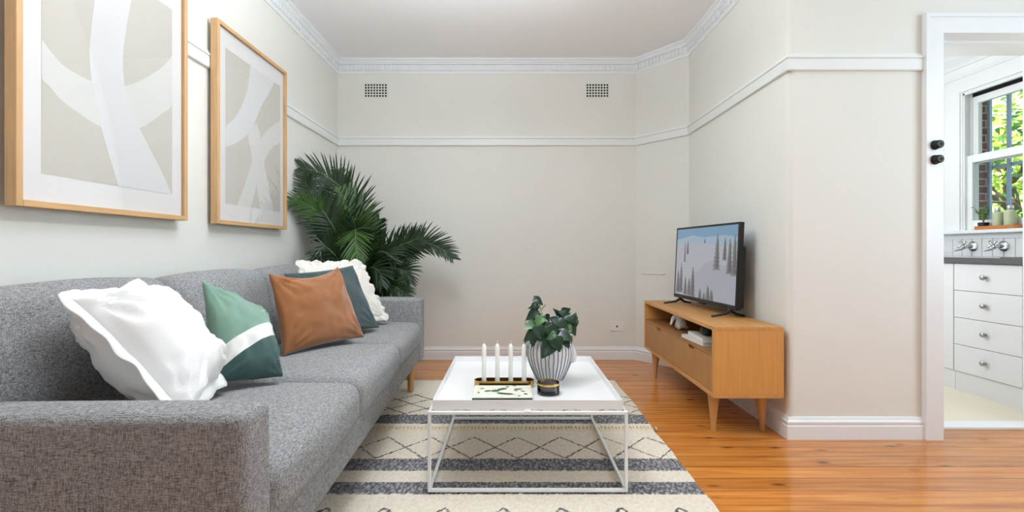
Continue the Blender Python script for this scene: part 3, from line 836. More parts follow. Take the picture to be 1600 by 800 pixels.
# leaf-printed board
M['board'] = mat('board_top', (224, 224, 208), .25, var=.04, vscale=12)
M['board_edge'] = mat('board_edge', (40, 42, 40), .5, var=.3, vscale=40)
M['lf1'] = mat('printed_leaf', (58, 92, 56), .4); M['lf2'] = mat('printed_leaf_dark', (56, 60, 50), .4); M['lf3'] = mat('printed_leaf_brown', (112, 92, 80), .4); M['lf4'] = mat('printed_leaf_light', (124, 160, 100), .4)
bt = thing('decorative_board', 'small rectangular cream board printed with green leaves in front of the candles', 'board', (-.034, 1.952, TT))
obj('board_edge', box(-.122, .122, -.082, .082, .0, .016, bev=.001, seg=1), M['board_edge'], bt)
bm = BM(); add_box(bm, -.122, .122, -.082, .082, .0162, .0195, 0)
def pleaf(u, v, L, W, ang, mi):
    pts = []
    for k in range(12):
        a = 2 * PI * k / 12; r = 1 - .12 * (k % 2)
        x, y = L / 2 * math.cos(a) * r, W / 2 * math.sin(a) * r
        pts.append((u + x * math.cos(ang) - y * math.sin(ang), v + x * math.sin(ang) + y * math.cos(ang)))
    add_prism(bm, pts, .0195, .0198, 'z', mi)
for u, v, L, W, a, mi in ((-.088, .038, .022, .026, .1, 4), (-.062, .002, .034, .022, .3, 2), (-.03, .004, .04, .034, .5, 1), (-.002, .030, .05, .030, .6, 1), (.02, .062, .02, .016, .4, 2), (.05, .074, .02, .012, 0, 2),
                          (-.006, -.030, .044, .026, -.5, 1), (.022, -.038, .052, .026, -.2, 2), (.065, .028, .042, .026, .1, 3), (.056, .008, .02, .014, 0, 2), (.085, 0, .022, .014, -.4, 2), (.096, -.038, .018, .022, .2, 1), (.068, -.062, .016, .012, 0, 2), (.05, -.05, .012, .01, 0, 4), (-.1, -.02, .012, .02, .3, 3)):
    pleaf(u, v, L, W, a, mi)
obj('board_top', bm, [M['board'], M['lf1'], M['lf2'], M['lf3'], M['lf4']], bt)

# tealight glass
tl = thing('tealight_glass', 'round smoky glass tealight holder with a gold rim in front of the planter', 'candle holder', (.161, 1.985, TT))
bm = BM(); add_lathe(bm, [(.030, 0), (.046, .001), (.0475, .005), (.0475, .040), (.0452, .040), (.0450, .008), (.03, .006)], 0, 0, 40); obj('glass_cup', bm, M['smoke'], tl, True, angle=40)
bm = BM(); add_lathe(bm, [(.0480, .0402), (.0485, .042), (.0485, .0475), (.0480, .049), (.0455, .049), (.0452, .0402)], 0, 0, 40, cap=False)
obj('gold_rim', bm, M['gold'], tl, True, angle=40)
M['smokewax'] = mat('grey_wax', (128, 122, 120), .6)
bm = BM(); add_lathe(bm, [(.043, .0085), (.0435, .018), (.041, .020)], 0, 0, 32); obj('wax_fill', bm, M['smokewax'], tl, True, angle=40)

# planter with face and trailing plant
pl = thing('potted_plant', 'glossy green leafy plant in a white ribbed face pot with dark lines', 'plant', (.182, 2.165, TT))
prof = [(.052, 0), (.056, .004), (.075, .04), (.095, .085), (.106, .125), (.108, .150), (.103, .178), (.092, .196), (.087, .200), (.083, .198), (.086, .185), (.086, .15)]
bm = BM(); add_lathe(bm, prof, 0, 0, 96, cap=False)
bm.faces.new([v for v in bm.verts if abs(v.co.z) < 1e-6][::-1])
obj('pot', bm, M['ceramic'], pl, True)
M['potline'] = mat('pot_line', (104, 104, 112), .5)
def prad(z):
    for (r0, z0), (r1, z1) in zip(prof[:8], prof[1:8]):
        if z0 <= z <= z1: return r0 + (r1 - r0) * (z - z0) / (z1 - z0)
    return .1
bm = BM()
for k in range(34):
    a = 2 * PI * k / 34; L = []
    for q in range(14):
        z = .012 + (.188 - .012) * q / 13
        aa = a + .05 * noise.noise(Vector((z * 14, k, 0))); r = prad(z) + .0006
        L.append((r * math.cos(aa), r * math.sin(aa), z))
    add_tube(bm, L, .0021, 5)
obj('pot_line', bm, M['potline'], pl, True)
# sculpted nose and lips on the right side
bm = BM(); a = math.radians(8)
bmesh.ops.create_uvsphere(bm, u_segments=20, v_segments=14, radius=1)
for v in bm.verts:
    x, y, z = v.co
    k = .5 - .5 * z
    v.co = Vector((.103 + .026 * x * (.45 + .75 * k), .017 * y * (.6 + .6 * k) , .138 + .044 * z))
bmesh.ops.rotate(bm, verts=bm.verts, cent=(0, 0, 0), matrix=Matrix.Rotation(-.3, 3, 'Z'))
obj('pot_nose', bm, M['ceramic'], pl, True)
bm = BM(); add_lathe(bm, [(.084, .165), (.06, .172), (.02, .175)], 0, 0, 32); obj('soil', bm, M['soil'], pl, True)
def heart_leaf(bm, tip, base, width, nrm, mi, curl=.18):
    tip, base = Vector(tip), Vector(base); d = tip - base; L = d.length; d.normalize()
    n = Vector(nrm); n = (n - d * n.dot(d)).normalized(); s = d.cross(n)
    prof_ = [(-.06, .0), (-.10, .20), (-.02, .40), (.15, .50), (.35, .46), (.55, .36), (.75, .21), (.9, .09), (1.0, .0)]
    mid = []; lf = []; rt = []; fold = .22
    for t, w in prof_:
        tt = max(t, 0) if w == 0 and t < 0 else t
        c = base + d * (L * max(tt, 0.0)) - n * (curl * L * max(tt, 0) ** 2)
        e = base + d * (L * t) - n * (curl * L * max(t, 0) ** 2)
        mid.append(bm.verts.new(c))
        for sg, arr in ((1, lf), (-1, rt)):
            ww = w * width
            arr.append((bm.verts.new(e + s * sg * ww * .55 + n * fold * ww * .7), bm.verts.new(e + s * sg * ww + n * fold * ww * .75)))
    for k in range(len(prof_) - 1):
        for arr, sg in ((lf, 1), (rt, -1)):
            for q in ([mid[k], mid[k + 1], arr[k + 1][0], arr[k][0]], [arr[k][0], arr[k + 1][0], arr[k + 1][1], arr[k][1]]):
                if sg < 0: q = q[::-1]
                try: bm.faces.new(q).material_index = mi
                except ValueError: pass
# leaves: base pixel, tip pixel, depth offset (towards the camera is negative), width, material
PL = pl.location
def pp(x, y, dy): return at(x, y, 2.165 + dy) - Vector(PL)
leaves = [
 ((836, 466), (848, 476), -.01, .036, 0), ((840, 476), (826, 482), -.02, .026, 0), ((840, 464), (836, 470), -.0, .034, 0),
 ((838, 486), (822, 500), -.03, .046, 0), ((842, 489), (826, 492), -.01, .044, 0), ((845, 493), (849, 508), -.05, .044, 0),
 ((836, 507), (817, 512), -.07, .044, 1), ((836, 515), (830, 542), -.09, .062, 0), ((838, 518), (818, 532), -.08, .056, 0), ((840, 510), (848, 532), -.10, .062, 0), ((850, 505), (862, 520), -.05, .05, 0),
 ((858, 498), (851, 492), -.01, .04, 0), ((876, 506), (860, 496), -.04, .062, 0), ((878, 497), (866, 482), 0, .034, 0),
 ((886, 495), (874, 486), -.02, .058, 0), ((890, 492), (899, 505), -.04, .060, 0), ((888, 500), (902, 496), 0, .062, 0), ((884, 510), (893, 518), -.05, .05, 1), ((880, 506), (895, 512), .02, .06, 0),
 ((868, 523), (855, 530), -.11, .044, 1), ((862, 534), (847, 560), -.12, .074, 0), ((868, 528), (874, 550), -.13, .066, 0), ((874, 522), (894, 530), -.10, .064, 0), ((880, 528), (890, 544), -.09, .05, 0), ((886, 524), (894, 533), -.07, .04, 0),
 ((854, 514), (866, 524), -.07, .056, 0), ((846, 496), (838, 508), -.06, .05, 1), ((868, 512), (852, 518), -.03, .06, 0), ((876, 516), (884, 530), -.02, .06, 0), ((850, 526), (842, 536), -.05, .055, 0), ((896, 500), (900, 512), -.02, .045, 0), ((826, 526), (816, 540), -.04, .02, 0),
 ((846, 500), (830, 518), -.05, .06, 0), ((858, 510), (870, 534), -.09, .06, 0), ((890, 508), (900, 524), -.05, .05, 0), ((872, 500), (884, 514), -.05, .06, 0), ((880, 490), (890, 482), .01, .05, 0), ((848, 520), (858, 540), -.09, .06, 0), ((832, 496), (820, 506), .0, .045, 0), ((838, 476), (830, 488), .0, .04, 0)]
for (b0, t0, dy, wd, mi) in leaves:
    bm = BM(); r = random.Random(int(b0[0] * 7 + t0[1]))
    heart_leaf(bm, pp(t0[0], t0[1], dy - .02), pp(b0[0], b0[1], dy + .01), wd * 1.02, (r.uniform(-.5, .5), -1, r.uniform(.2, .9)), 0)
    obj('leaf', bm, M['pothos2'] if mi else M['pothos'], pl, True)
bm = BM()
for pts in ([(858, 540, 0), (850, 505, -.02), (844, 480, -.01), (842, 466, 0)], [(860, 540, 0), (852, 515, -.04), (838, 495, -.02)], [(862, 540, 0), (872, 515, -.03), (886, 496, -.02)],
            [(862, 540, 0), (868, 522, -.07), (864, 534, -.10)], [(858, 540, 0), (842, 522, -.06), (838, 510, -.07)], [(864, 540, 0), (884, 515, 0), (896, 500, -.01)], [(846, 484, -.01), (851, 478, 0), (852, 476, 0)]):
    add_tube(bm, catmull([pp(*p) for p in pts], 5), .0022, 6)
obj('stem', bm, M['stem'], pl, True)
# ------------------------------------------------------------------ television stand
X0, X1, Y0, Y1, Z0, Z1 = 1.02, 1.372, 2.33, 3.545, .202, .562
st = thing('tv_stand', 'oak television stand with two drawers and splayed legs against the right wall', 'tv stand', (0, 0, 0))
th = .02
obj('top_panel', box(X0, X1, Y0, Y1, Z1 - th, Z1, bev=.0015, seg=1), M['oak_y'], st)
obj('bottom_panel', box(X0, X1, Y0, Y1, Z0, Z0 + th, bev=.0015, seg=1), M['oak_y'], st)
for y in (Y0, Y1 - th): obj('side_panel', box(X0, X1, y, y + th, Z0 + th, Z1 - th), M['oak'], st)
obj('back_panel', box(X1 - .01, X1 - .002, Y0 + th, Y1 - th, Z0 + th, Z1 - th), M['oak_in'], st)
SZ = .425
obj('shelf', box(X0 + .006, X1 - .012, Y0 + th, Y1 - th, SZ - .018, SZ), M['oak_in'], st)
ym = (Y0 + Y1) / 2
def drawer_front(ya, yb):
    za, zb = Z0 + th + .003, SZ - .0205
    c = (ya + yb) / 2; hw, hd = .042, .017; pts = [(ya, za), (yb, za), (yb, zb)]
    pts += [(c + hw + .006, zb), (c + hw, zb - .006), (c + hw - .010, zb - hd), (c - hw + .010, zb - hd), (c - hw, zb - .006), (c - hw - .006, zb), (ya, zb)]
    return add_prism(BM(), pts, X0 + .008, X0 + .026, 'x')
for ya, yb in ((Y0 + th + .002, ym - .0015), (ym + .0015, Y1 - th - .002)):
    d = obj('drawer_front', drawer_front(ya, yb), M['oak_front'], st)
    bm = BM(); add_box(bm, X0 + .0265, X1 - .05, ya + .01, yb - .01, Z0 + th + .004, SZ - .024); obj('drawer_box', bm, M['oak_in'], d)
def stand_leg(x, y, sx, sy):
    bm = BM(); rings = []
    for k in range(7):
        t = k / 6; z = Z0 * (1 - t); r = .021 * (1 - t) ** 1.4 + .0125; cx, cy = x + sx * .006 * t, y + sy * .006 * t
        rings.append([bm.verts.new((cx + r * math.cos(a), cy + r * math.sin(a), z)) for a in [2 * PI * q / 16 for q in range(16)]])
    for k in range(6):
        for q in range(16): bm.faces.new((rings[k][q], rings[k + 1][q], rings[k + 1][(q + 1) % 16], rings[k][(q + 1) % 16]))
    bm.faces.new(rings[-1]); bm.faces.new(rings[0][::-1]); bmesh.ops.recalc_face_normals(bm, faces=list(bm.faces))
    return bm
for x in (X0 + .052, X1 - .052):
    for y in (Y0 + .12, Y1 - .12):
        obj('leg', stand_leg(x, y, -1 if x < 1.2 else 1, -1 if y < 3 else 1), M['oak_leg'], st, True, angle=50)
for y in (Y0 + .12, Y1 - .12):
    n = 16; xa, xb = X0 + .052, X1 - .052
    pts = [(xa, Z0), (xb, Z0)] + [(xb - (xb - xa) * k / n, Z0 - .012 - .040 * abs(2 * k / n - 1) ** 5) for k in range(n + 1)]
    obj('apron', add_prism(BM(), pts, y - .009, y + .009, 'y'), M['oak_leg'], st)

# ------------------------------------------------------------------ television
A = Vector((1.262, 2.60, 0)); B = Vector((1.196, 3.40, 0)); ctr = (A + B) / 2; W = (B - A).length
ang = math.atan2((B - A).y, (B - A).x)
tv = thing('television', 'black flat television showing a snowy slope on the oak stand', 'television', (ctr.x, ctr.y, Z1), ang)
# local: x along the width towards the far end, +y is towards the room (left), tilted back
zb, zt_ = .045, .545
def tilt(bm, deg=2.6):
    bmesh.ops.rotate(bm, verts=bm.verts, cent=(0, 0, zb), matrix=Matrix.Rotation(math.radians(deg), 3, 'X')); return bm
hw = W / 2; bz = .013
bm = BM()
add_box(bm, -hw, hw, -.028, .0, zb, zb + .026); add_box(bm, -hw, hw, -.028, .0, zt_ - bz, zt_)
add_box(bm, -hw, -hw + bz, -.028, .0, zb + .026, zt_ - bz); add_box(bm, hw - bz, hw, -.028, .0, zb + .026, zt_ - bz)
obj('bezel', tilt(bm), M['black'], tv)
bm = BM(); add_prism(bm, [(-hw + .03, zb + .01), (hw - .03, zb + .01), (hw - .03, zb + .36), (hw - .12, zb + .42), (-hw + .12, zb + .42), (-hw + .03, zb + .36)], -.062, -.0285, 'y'); obj('rear_housing', tilt(bm), M['black'], tv)
def scr(name, rgb, s=.62): return mat(name, (8, 8, 8), .22, emit=rgb, estr=s)
SC = [scr('screen_sky', (136, 176, 208)), scr('screen_sky_low', (176, 200, 218)), scr('screen_snow', (196, 198, 208)), scr('screen_snow_shade', (184, 186, 198)), scr('screen_tree', (142, 140, 140)), scr('screen_tree_dark', (112, 110, 112))]
bm = BM(); ex0, ex1, ez0, ez1 = -hw + bz, hw - bz, zb + .026, zt_ - bz
# picture u: 0 at the far end (photo left) .. 1 near; v up
def S(u, v): return (ex1 + (ex0 - ex1) * u, ez0 + (ez1 - ez0) * v)
def poly(pts, lay, mi): add_prism(bm, [S(*p) for p in pts], -.004 if lay == 0 else -.002, -.002 + lay * .0003, 'y', mi)
poly([(0, 0), (1, 0), (1, 1), (0, 1)], 0, 0)
poly([(0, 0), (1, 0), (1, .84), (.8, .88), (.5, .86), (.3, .9), (0, .84)], 1, 1)
poly([(0, 0), (1, 0), (1, .70), (.85, .74), (.7, .735), (.55, .77), (.47, .79), (.40, .77), (.3, .765), (.2, .81), (.12, .80), (.05, .77), (0, .74)], 2, 2)
poly([(.18, 0), (1, 0), (1, .42), (.9, .46), (.75, .5), (.68, .56), (.55, .50), (.4, .36), (.3, .2)], 3, 3)
def tree(u, v, w, h, lay=4, seed=1, mi=4):
    r = random.Random(seed); L = []; Rr = []; n = 9
    for k in range(n):
        t = k / n; ww = w / 2 * (1 - t) ** .8
        L += [(u - ww * r.uniform(.85, 1.15), v + h * t), (u - ww * r.uniform(.5, .65), v + h * (t + .6 / n))]
        Rr += [(u + ww * r.uniform(.85, 1.15), v + h * t), (u + ww * r.uniform(.5, .65), v + h * (t + .6 / n))]
    poly(L + [(u, v + h)] + Rr[::-1], lay, mi)
for k, (u, v, w, h, mi) in enumerate(((.05, .02, .10, .36, 4), (.11, .03, .10, .46, 4), (.20, .01, .08, .28, 4), (.27, .01, .10, .26, 4), (.335, .0, .12, .44, 4), (.47, .0, .08, .14, 4), (.54, .0, .06, .1, 4), (.60, .0, .09, .2, 4), (.66, .0, .09, .15, 4), (.72, .42, .11, .48, 4), (.83, .55, .07, .3, 4), (.90, .38, .1, .45, 4), (.965, .36, .1, .52, 4), (.22, .62, .05, .2, 4), (.17, .5, .03, .3, 4), (.52, .775, .025, .07, 4))):
    tree(u, v, w, h, 4 + k % 5, k + 1, mi)
    tree(u + w * .12, v + h * .05, w * .5, h * .8, 10 + k % 3, k + 40, 5)
obj('screen', tilt(bm), SC, tv)
for sx in (-1, 1):
    bm = BM(); x = sx * (hw - .075)
    add_tube(bm, [(x, -.010, .058), (x + sx * .0, -.008, .035), (x, .02, .018), (x + sx * .004, .105, .006)], [.011, .010, .0085, .0055], 10)
    add_tube(bm, [(x, -.010, .058), (x, -.02, .033), (x, -.045, .016), (x + sx * .004, -.095, .006)], [.010, .0095, .008, .0055], 10)
    obj('tv_foot', bm, M['black'], tv, True)
bm = tilt(add_box(BM(), -.03, .03, -.02, .001, zb - .008, zb - .0005)); obj('sensor_bar', bm, M['black'], tv)

# ------------------------------------------------------------------ things on the stand's shelf
def skin(name, verts, edges, radii, m, parent, sub=2):
    me = bpy.data.meshes.new(name); me.from_pydata([Vector(v) for v in verts], edges, []); o = bpy.data.objects.new(name, me); COL.objects.link(o)
    o.modifiers.new('skin', 'SKIN'); 
    sv = me.skin_vertices[0] if me.skin_vertices else None
    if sv is None:
        bpy.context.view_layer.update()
    for i, r in enumerate(radii): me.skin_vertices[0].data[i].radius = (r, r)
    me.skin_vertices[0].data[0].use_root = True
    s = o.modifiers.new('sub', 'SUBSURF'); s.levels = sub; s.render_levels = sub
    bpy.context.view_layer.update()
    dg = bpy.context.evaluated_depsgraph_get(); m2 = bpy.data.meshes.new_from_object(o.evaluated_get(dg)); 
    o.modifiers.clear(); o.data = m2; m2.materials.clear(); m2.materials.append(m)
    for p in m2.polygons: p.use_smooth = True
    o.parent = parent
    return o
fg = thing('figurine', 'small white ceramic elephant figurine on the shelf of the oak stand', 'ornament', (1.105, 3.04, SZ)); fg.scale = (1.12, 1.12, 1.12)
# seated elephant facing the room (towards -x); one continuous body
V = [(.012, 0, .040), (.006, 0, .068), (-.016, 0, .084), (-.034, 0, .072), (-.043, 0, .050), (-.050, 0, .030), (-.056, 0, .040),
     (-.008, .022, .016), (-.014, .024, .0065), (-.008, -.022, .016), (-.014, -.024, .0065), (.022, .026, .018), (.020, .030, .0075), (.022, -.026, .018), (.020, -.030, .0075)]
Ed = [(0, 1), (1, 2), (2, 3), (3, 4), (4, 5), (5, 6), (0, 7), (7, 8), (0, 9), (9, 10), (0, 11), (11, 12), (0, 13), (13, 14)]
Ra = [.030, .027, .022, .014, .009, .0065, .005, .013, .0095, .013, .0095, .015, .011, .015, .011]
skin('figurine_body', V, Ed, Ra, M['ceramic'], fg)
for s in (-1, 1):
    bm = BM(); bmesh.ops.create_uvsphere(bm, u_segments=16, v_segments=10, radius=1)
    for v in bm.verts:
        x, y, z = v.co; v.co = Vector((-.008 + .017 * x + .004 * abs(z), s * (.023 + .005 * y + .006 * (1 + x)), .074 + .022 * z))
    obj('ear', bm, M['ceramic'], fg, True)
def book(cx, cy, z, lx, ly, h, rz, label):
    t = thing('book', label, 'book', (cx, cy, z), rz, 'books on the stand shelf')
    obj('page_block', box(-lx / 2 + .003, lx / 2 - .003, -ly / 2 + .004, ly / 2 - .002, .0025, h - .0025), M['paper'], t)
    bm = BM(); add_box(bm, -lx / 2, lx / 2, -ly / 2, ly / 2, 0, .0022); add_box(bm, -lx / 2, lx / 2, -ly / 2, ly / 2, h - .0022, h); add_box(bm, -lx / 2, lx / 2, ly / 2 - .0018, ly / 2, .0022, h - .0022)
    obj('book_cover', bm, M['cover'], t)
book(1.135, 2.66, SZ + .0005, .20, .27, .018, .06, 'white book lying on the stand shelf, lower of the two')
book(1.138, 2.65, SZ + .0195, .17, .235, .021, -.05, 'white book lying on top of the other book in the oak stand')
vs = thing('vase', 'small round black vase on the books in the oak stand', 'vase', (1.115, 2.62, SZ + .0412))
bm = BM(); add_lathe(bm, [(.022, 0), (.034, .006), (.041, .024), (.039, .042), (.028, .055), (.018, .059), (.020, .064), (.017, .064), (.015, .058)], 0, 0, 32, cap=False)
bm.faces.new([v for v in bm.verts if v.co.z < 1e-6][::-1]); obj('vase_body', bm, M['black'], vs, True)

# ------------------------------------------------------------------ palm
palm = thing('potted_palm', 'tall dark green palm with arching fronds in the corner behind the sofa', 'plant', (-1.02, 3.63, 0))
PO = Vector(palm.location)
bm = BM(); add_lathe(bm, [(.12, 0), (.125, .005), (.16, .30), (.165, .31), (.165, .33), (.15, .33), (.145, .27)], 0, 0, 40, cap=False)
bm.faces.new([v for v in bm.verts if v.co.z < 1e-6][::-1]); obj('pot', bm, M['basket'], palm, True, angle=40)
bm = BM(); add_lathe(bm, [(.146, .27), (.08, .285), (.02, .29)], 0, 0, 32); obj('soil', bm, M['soil'], palm, True)
bm = BM()
for k in range(5):
    a = k * 1.3; add_tube(bm, catmull([(.03 * math.cos(a), .03 * math.sin(a), .27), (.045 * math.cos(a), .045 * math.sin(a), .45), (.05 * math.cos(a), .04 * math.sin(a), .62)], 5), [.016 - .0006 * i for i in range(11)], 8)
obj('stem', bm, M['stem'], palm, True)
def keep(p):
    p.x = max(p.x, XL + .006); p.y = min(p.y, YB - .01); return p
def frond(pts, L, face, seed, light=False, npair=34, spread=62, droop=.25, start=.22, asym=(1, 1)):
    r = random.Random(seed); C_ = catmull([Vector(p) for p in pts], 10)
    bm = BM(); n = len(C_)
    add_tube(bm, [c - PO for c in C_], [.0052 * (1 - .8 * i / n) + .0008 for i in range(n)], 6, 1)
    lens = [0]
    for i in range(1, n): lens.append(lens[-1] + (C_[i] - C_[i - 1]).length)
    tot = lens[-1]
    def pos(t):
        s = t * tot
        for i in range(1, n):
            if lens[i] >= s:
                k = (s - lens[i - 1]) / max(1e-6, lens[i] - lens[i - 1]); return C_[i - 1].lerp(C_[i], k), (C_[i] - C_[i - 1]).normalized()
        return C_[-1], (C_[-1] - C_[-2]).normalized()
    F = Vector(face).normalized()
    for k in range(npair):
        t = start + (1 - start) * (k + .5) / npair; p, T = pos(t)
        Sd = T.cross(F).normalized(); Nn = Sd.cross(T).normalized()
        q = (t - start) / (1 - start)
        ln = L * (math.sin(PI * (.18 + .74 * q)) ** .8) * r.uniform(.9, 1.08)
        an = math.radians(spread - 34 * q + r.uniform(-4, 4))
        for sg in (1, -1):
            lf = ln * asym[0 if sg > 0 else 1]
            if lf < .01: continue
            d = (Sd * sg * math.sin(an) + T * math.cos(an) + Nn * r.uniform(-.1, .22)).normalized()
            wd = .0105 * (1 - .35 * q) + .002; side = d.cross(Nn).normalized(); prev = None; cur = p - PO; dd = d.copy(); ns = 6
            for m in range(ns + 1):
                s = m / ns; w = wd * (min(1, s * 5 + .35)) * (1 - s) ** .55
                fold = Nn * w * .55
                P3 = [keep(v + PO) - PO for v in (cur + side * w + fold * .8, cur.copy(), cur - side * w + fold * .8)]
                row = [bm.verts.new(v) for v in P3]
                if prev:
                    for a in (0, 1): bm.faces.new((prev[a], prev[a + 1], row[a + 1], row[a]))
                prev = row; dd = (dd + Vector((0, 0, -droop * (.35 + s) / ns * 1.6))).normalized(); cur = cur + dd * (lf / ns)
    return obj('frond', bm, [M['leaf2'] if light else M['leaf'], M['stem']], palm, True)
crown = at(566, 452, 3.60)
FR = [  # (pixel x, pixel y, depth) along each midrib, leaflet length, facing, light, droop
 ([(564, 440, 3.6), (556, 340, 3.56), (538, 300, 3.48), (508, 274, 3.38), (464, 262, 3.26)], .26, (.25, -1, .15), False, .12, (1, 1)),
 ([(566, 445, 3.58), (561, 356, 3.50), (554, 332, 3.47), (536, 305, 3.45), (528, 268, 3.48)], .22, (.5, -1, .1), True, .1, (1, .9)),
 ([(560, 450, 3.58), (530, 370, 3.42), (500, 335, 3.28), (472, 315, 3.16), (455, 312, 3.10)], .21, (.1, -1, .3), True, .25, (1, 1)),
 ([(560, 450, 3.56), (540, 390, 3.40), (515, 345, 3.30), (485, 300, 3.25), (475, 280, 3.22)], .24, (.3, -1, .2), False, .3, (1, 1)),
 ([(562, 455, 3.52), (561, 400, 3.40), (560, 368, 3.30), (556, 358, 3.20), (556, 375, 3.10), (558, 410, 3.05)], .22, (0, -1, .5), True, .15, (1, 1)),
 ([(570, 448, 3.6), (590, 405, 3.56), (622, 385, 3.52), (645, 376, 3.50), (660, 370, 3.50)], .22, (-.2, -1, .2), False, .2, (1, 1)),
 ([(572, 452, 3.6), (605, 410, 3.56), (640, 388, 3.54), (662, 381, 3.54), (688, 388, 3.52), (707, 404, 3.50)], .215, (.25, -1, .15), False, .18, (.7, 1)),
 ([(570, 456, 3.56), (590, 430, 3.46), (612, 420, 3.40), (632, 424, 3.36), (640, 440, 3.34)], .20, (-.1, -1, .4), False, .35, (1, 1)),
 ([(572, 462, 3.54), (590, 448, 3.42), (610, 446, 3.34), (628, 455, 3.30), (640, 470, 3.28)], .17, (-.1, -1, .5), False, .5, (1, 1)),
 ([(566, 450, 3.62), (572, 400, 3.66), (582, 360, 3.70), (592, 344, 3.72)], .20, (0, -1, .2), False, .12, (1, 1)),
 ([(560, 455, 3.50), (540, 420, 3.34), (520, 395, 3.24), (505, 385, 3.20), (498, 400, 3.18)], .22, (.1, -1, .4), False, .45, (1, 1)),
 ([(560, 458, 3.46), (545, 435, 3.32), (525, 425, 3.25), (508, 435, 3.22), (502, 455, 3.20)], .19, (.1, -1, .5), False, .5, (1, 1)),
 ([(564, 450, 3.55), (550, 390, 3.50), (535, 345, 3.46), (525, 315, 3.45), (520, 300, 3.45)], .26, (.2, -1, .2), False, .2, (1, 1)),
 ([(566, 450, 3.62), (560, 390, 3.62), (545, 340, 3.62), (520, 310, 3.60), (505, 300, 3.58)], .26, (.2, -1, .2), False, .2, (1, 1)),
 ([(568, 455, 3.52), (576, 415, 3.45), (590, 395, 3.40), (606, 396, 3.38), (618, 410, 3.38)], .22, (0, -1, .3), False, .3, (1, 1)),
 ([(566, 458, 3.50), (570, 430, 3.40), (580, 418, 3.32), (592, 425, 3.28), (598, 445, 3.26)], .19, (0, -1, .4), False, .4, (1, 1)),
 ([(562, 456, 3.52), (550, 410, 3.44), (536, 375, 3.40), (520, 362, 3.36), (508, 368, 3.34)], .24, (.1, -1, .3), False, .3, (1, 1)),
]
stalk = Vector((-1.02, 3.63, .60))
for k, (p, L, face, lt, dr, asy) in enumerate(FR):
    w = [at(*q) for q in p]
    for q in w: q.x = max(q.x, XL + .03)
    base = stalk + Vector((random.uniform(-.03, .03), random.uniform(-.03, .03), 0))
    frond([base] + w, L, face, k + 11, lt, 44, 64, dr, .30, asy)

# ------------------------------------------------------------------ kitchen furniture
BX = 3.0
def knob(x, y, z, parent):
    bm = BM(); add_lathe(bm, [(.006, 0), (.006, .012), (.015, .018), (.017, .024), (.013, .030), (.004, .032)], 0, 0, 24)
    bmesh.ops.rotate(bm, verts=bm.verts, cent=(0, 0, 0), matrix=Matrix.Rotation(-PI / 2, 3, 'Y')); bmesh.ops.translate(bm, verts=bm.verts, vec=(x, y, z))
    obj('knob', bm, M['nickel'], parent, True, angle=50)
kc = thing('drawer_cabinet', 'white kitchen base unit with four stacked knobbed drawers', 'cabinet', (BX, 2.93, .004))
ya, yb = -.21, .213
obj('carcass', box(.02, .585, ya, yb, .128, .855), M['cab'], kc)
obj('toe_kick', box(.012, .03, ya, yb, 0, .127), M['cab'], kc)
for k in range(4):
    za = .131 + k * .181
    d = obj('drawer_front', box(0, .0185, ya + .001, yb - .002, za, za + .178, bev=.002, seg=1), M['cab'], kc)
    knob(0, 0, za + .095, d)
kd = thing('sink_cabinet', 'white kitchen base unit with a plain door left of the drawers', 'cabinet', (BX, 3.47, .004))
obj('carcass', box(.02, .585, -.325, .60, .128, .855), M['cab'], kd)
obj('toe_kick', box(.012, .03, -.325, .60, 0, .127), M['cab'], kd)
obj('cabinet_door', box(.002, .0195, -.322, .1, .131, .852, bev=.002, seg=1), M['cab'], kd)
kn = thing('end_panel_cabinet', 'white kitchen base unit nearest the doorway edge, right of the drawers', 'cabinet', (BX, 2.66, .004))
obj('carcass', box(.02, .585, -.06, .058, .128, .855), M['cab'], kn)
obj('toe_kick', box(.012, .03, -.06, .058, 0, .127), M['cab'], kn)
obj('cabinet_door', box(.0, .0185, -.059, .057, .131, .852, bev=.002, seg=1), M['cab'], kn)
bw = thing('worktop', 'kitchen worktop with a dark front edge and steel sink rim under the window', 'worktop', (BX, 3.3, .8595))
obj('slab', box(-.02, .586, -.70, .78, 0, .036, bev=.002, seg=1), M['laminate'], bw)
bm = BM(); add_box(bm, .06, .52, -.4, .5, .0362, .043); bmesh.ops.bevel(bm, geom=list(bm.edges), offset=.003, segments=2, affect='EDGES'); obj('sink_rim', bm, M['chrome'], bw)

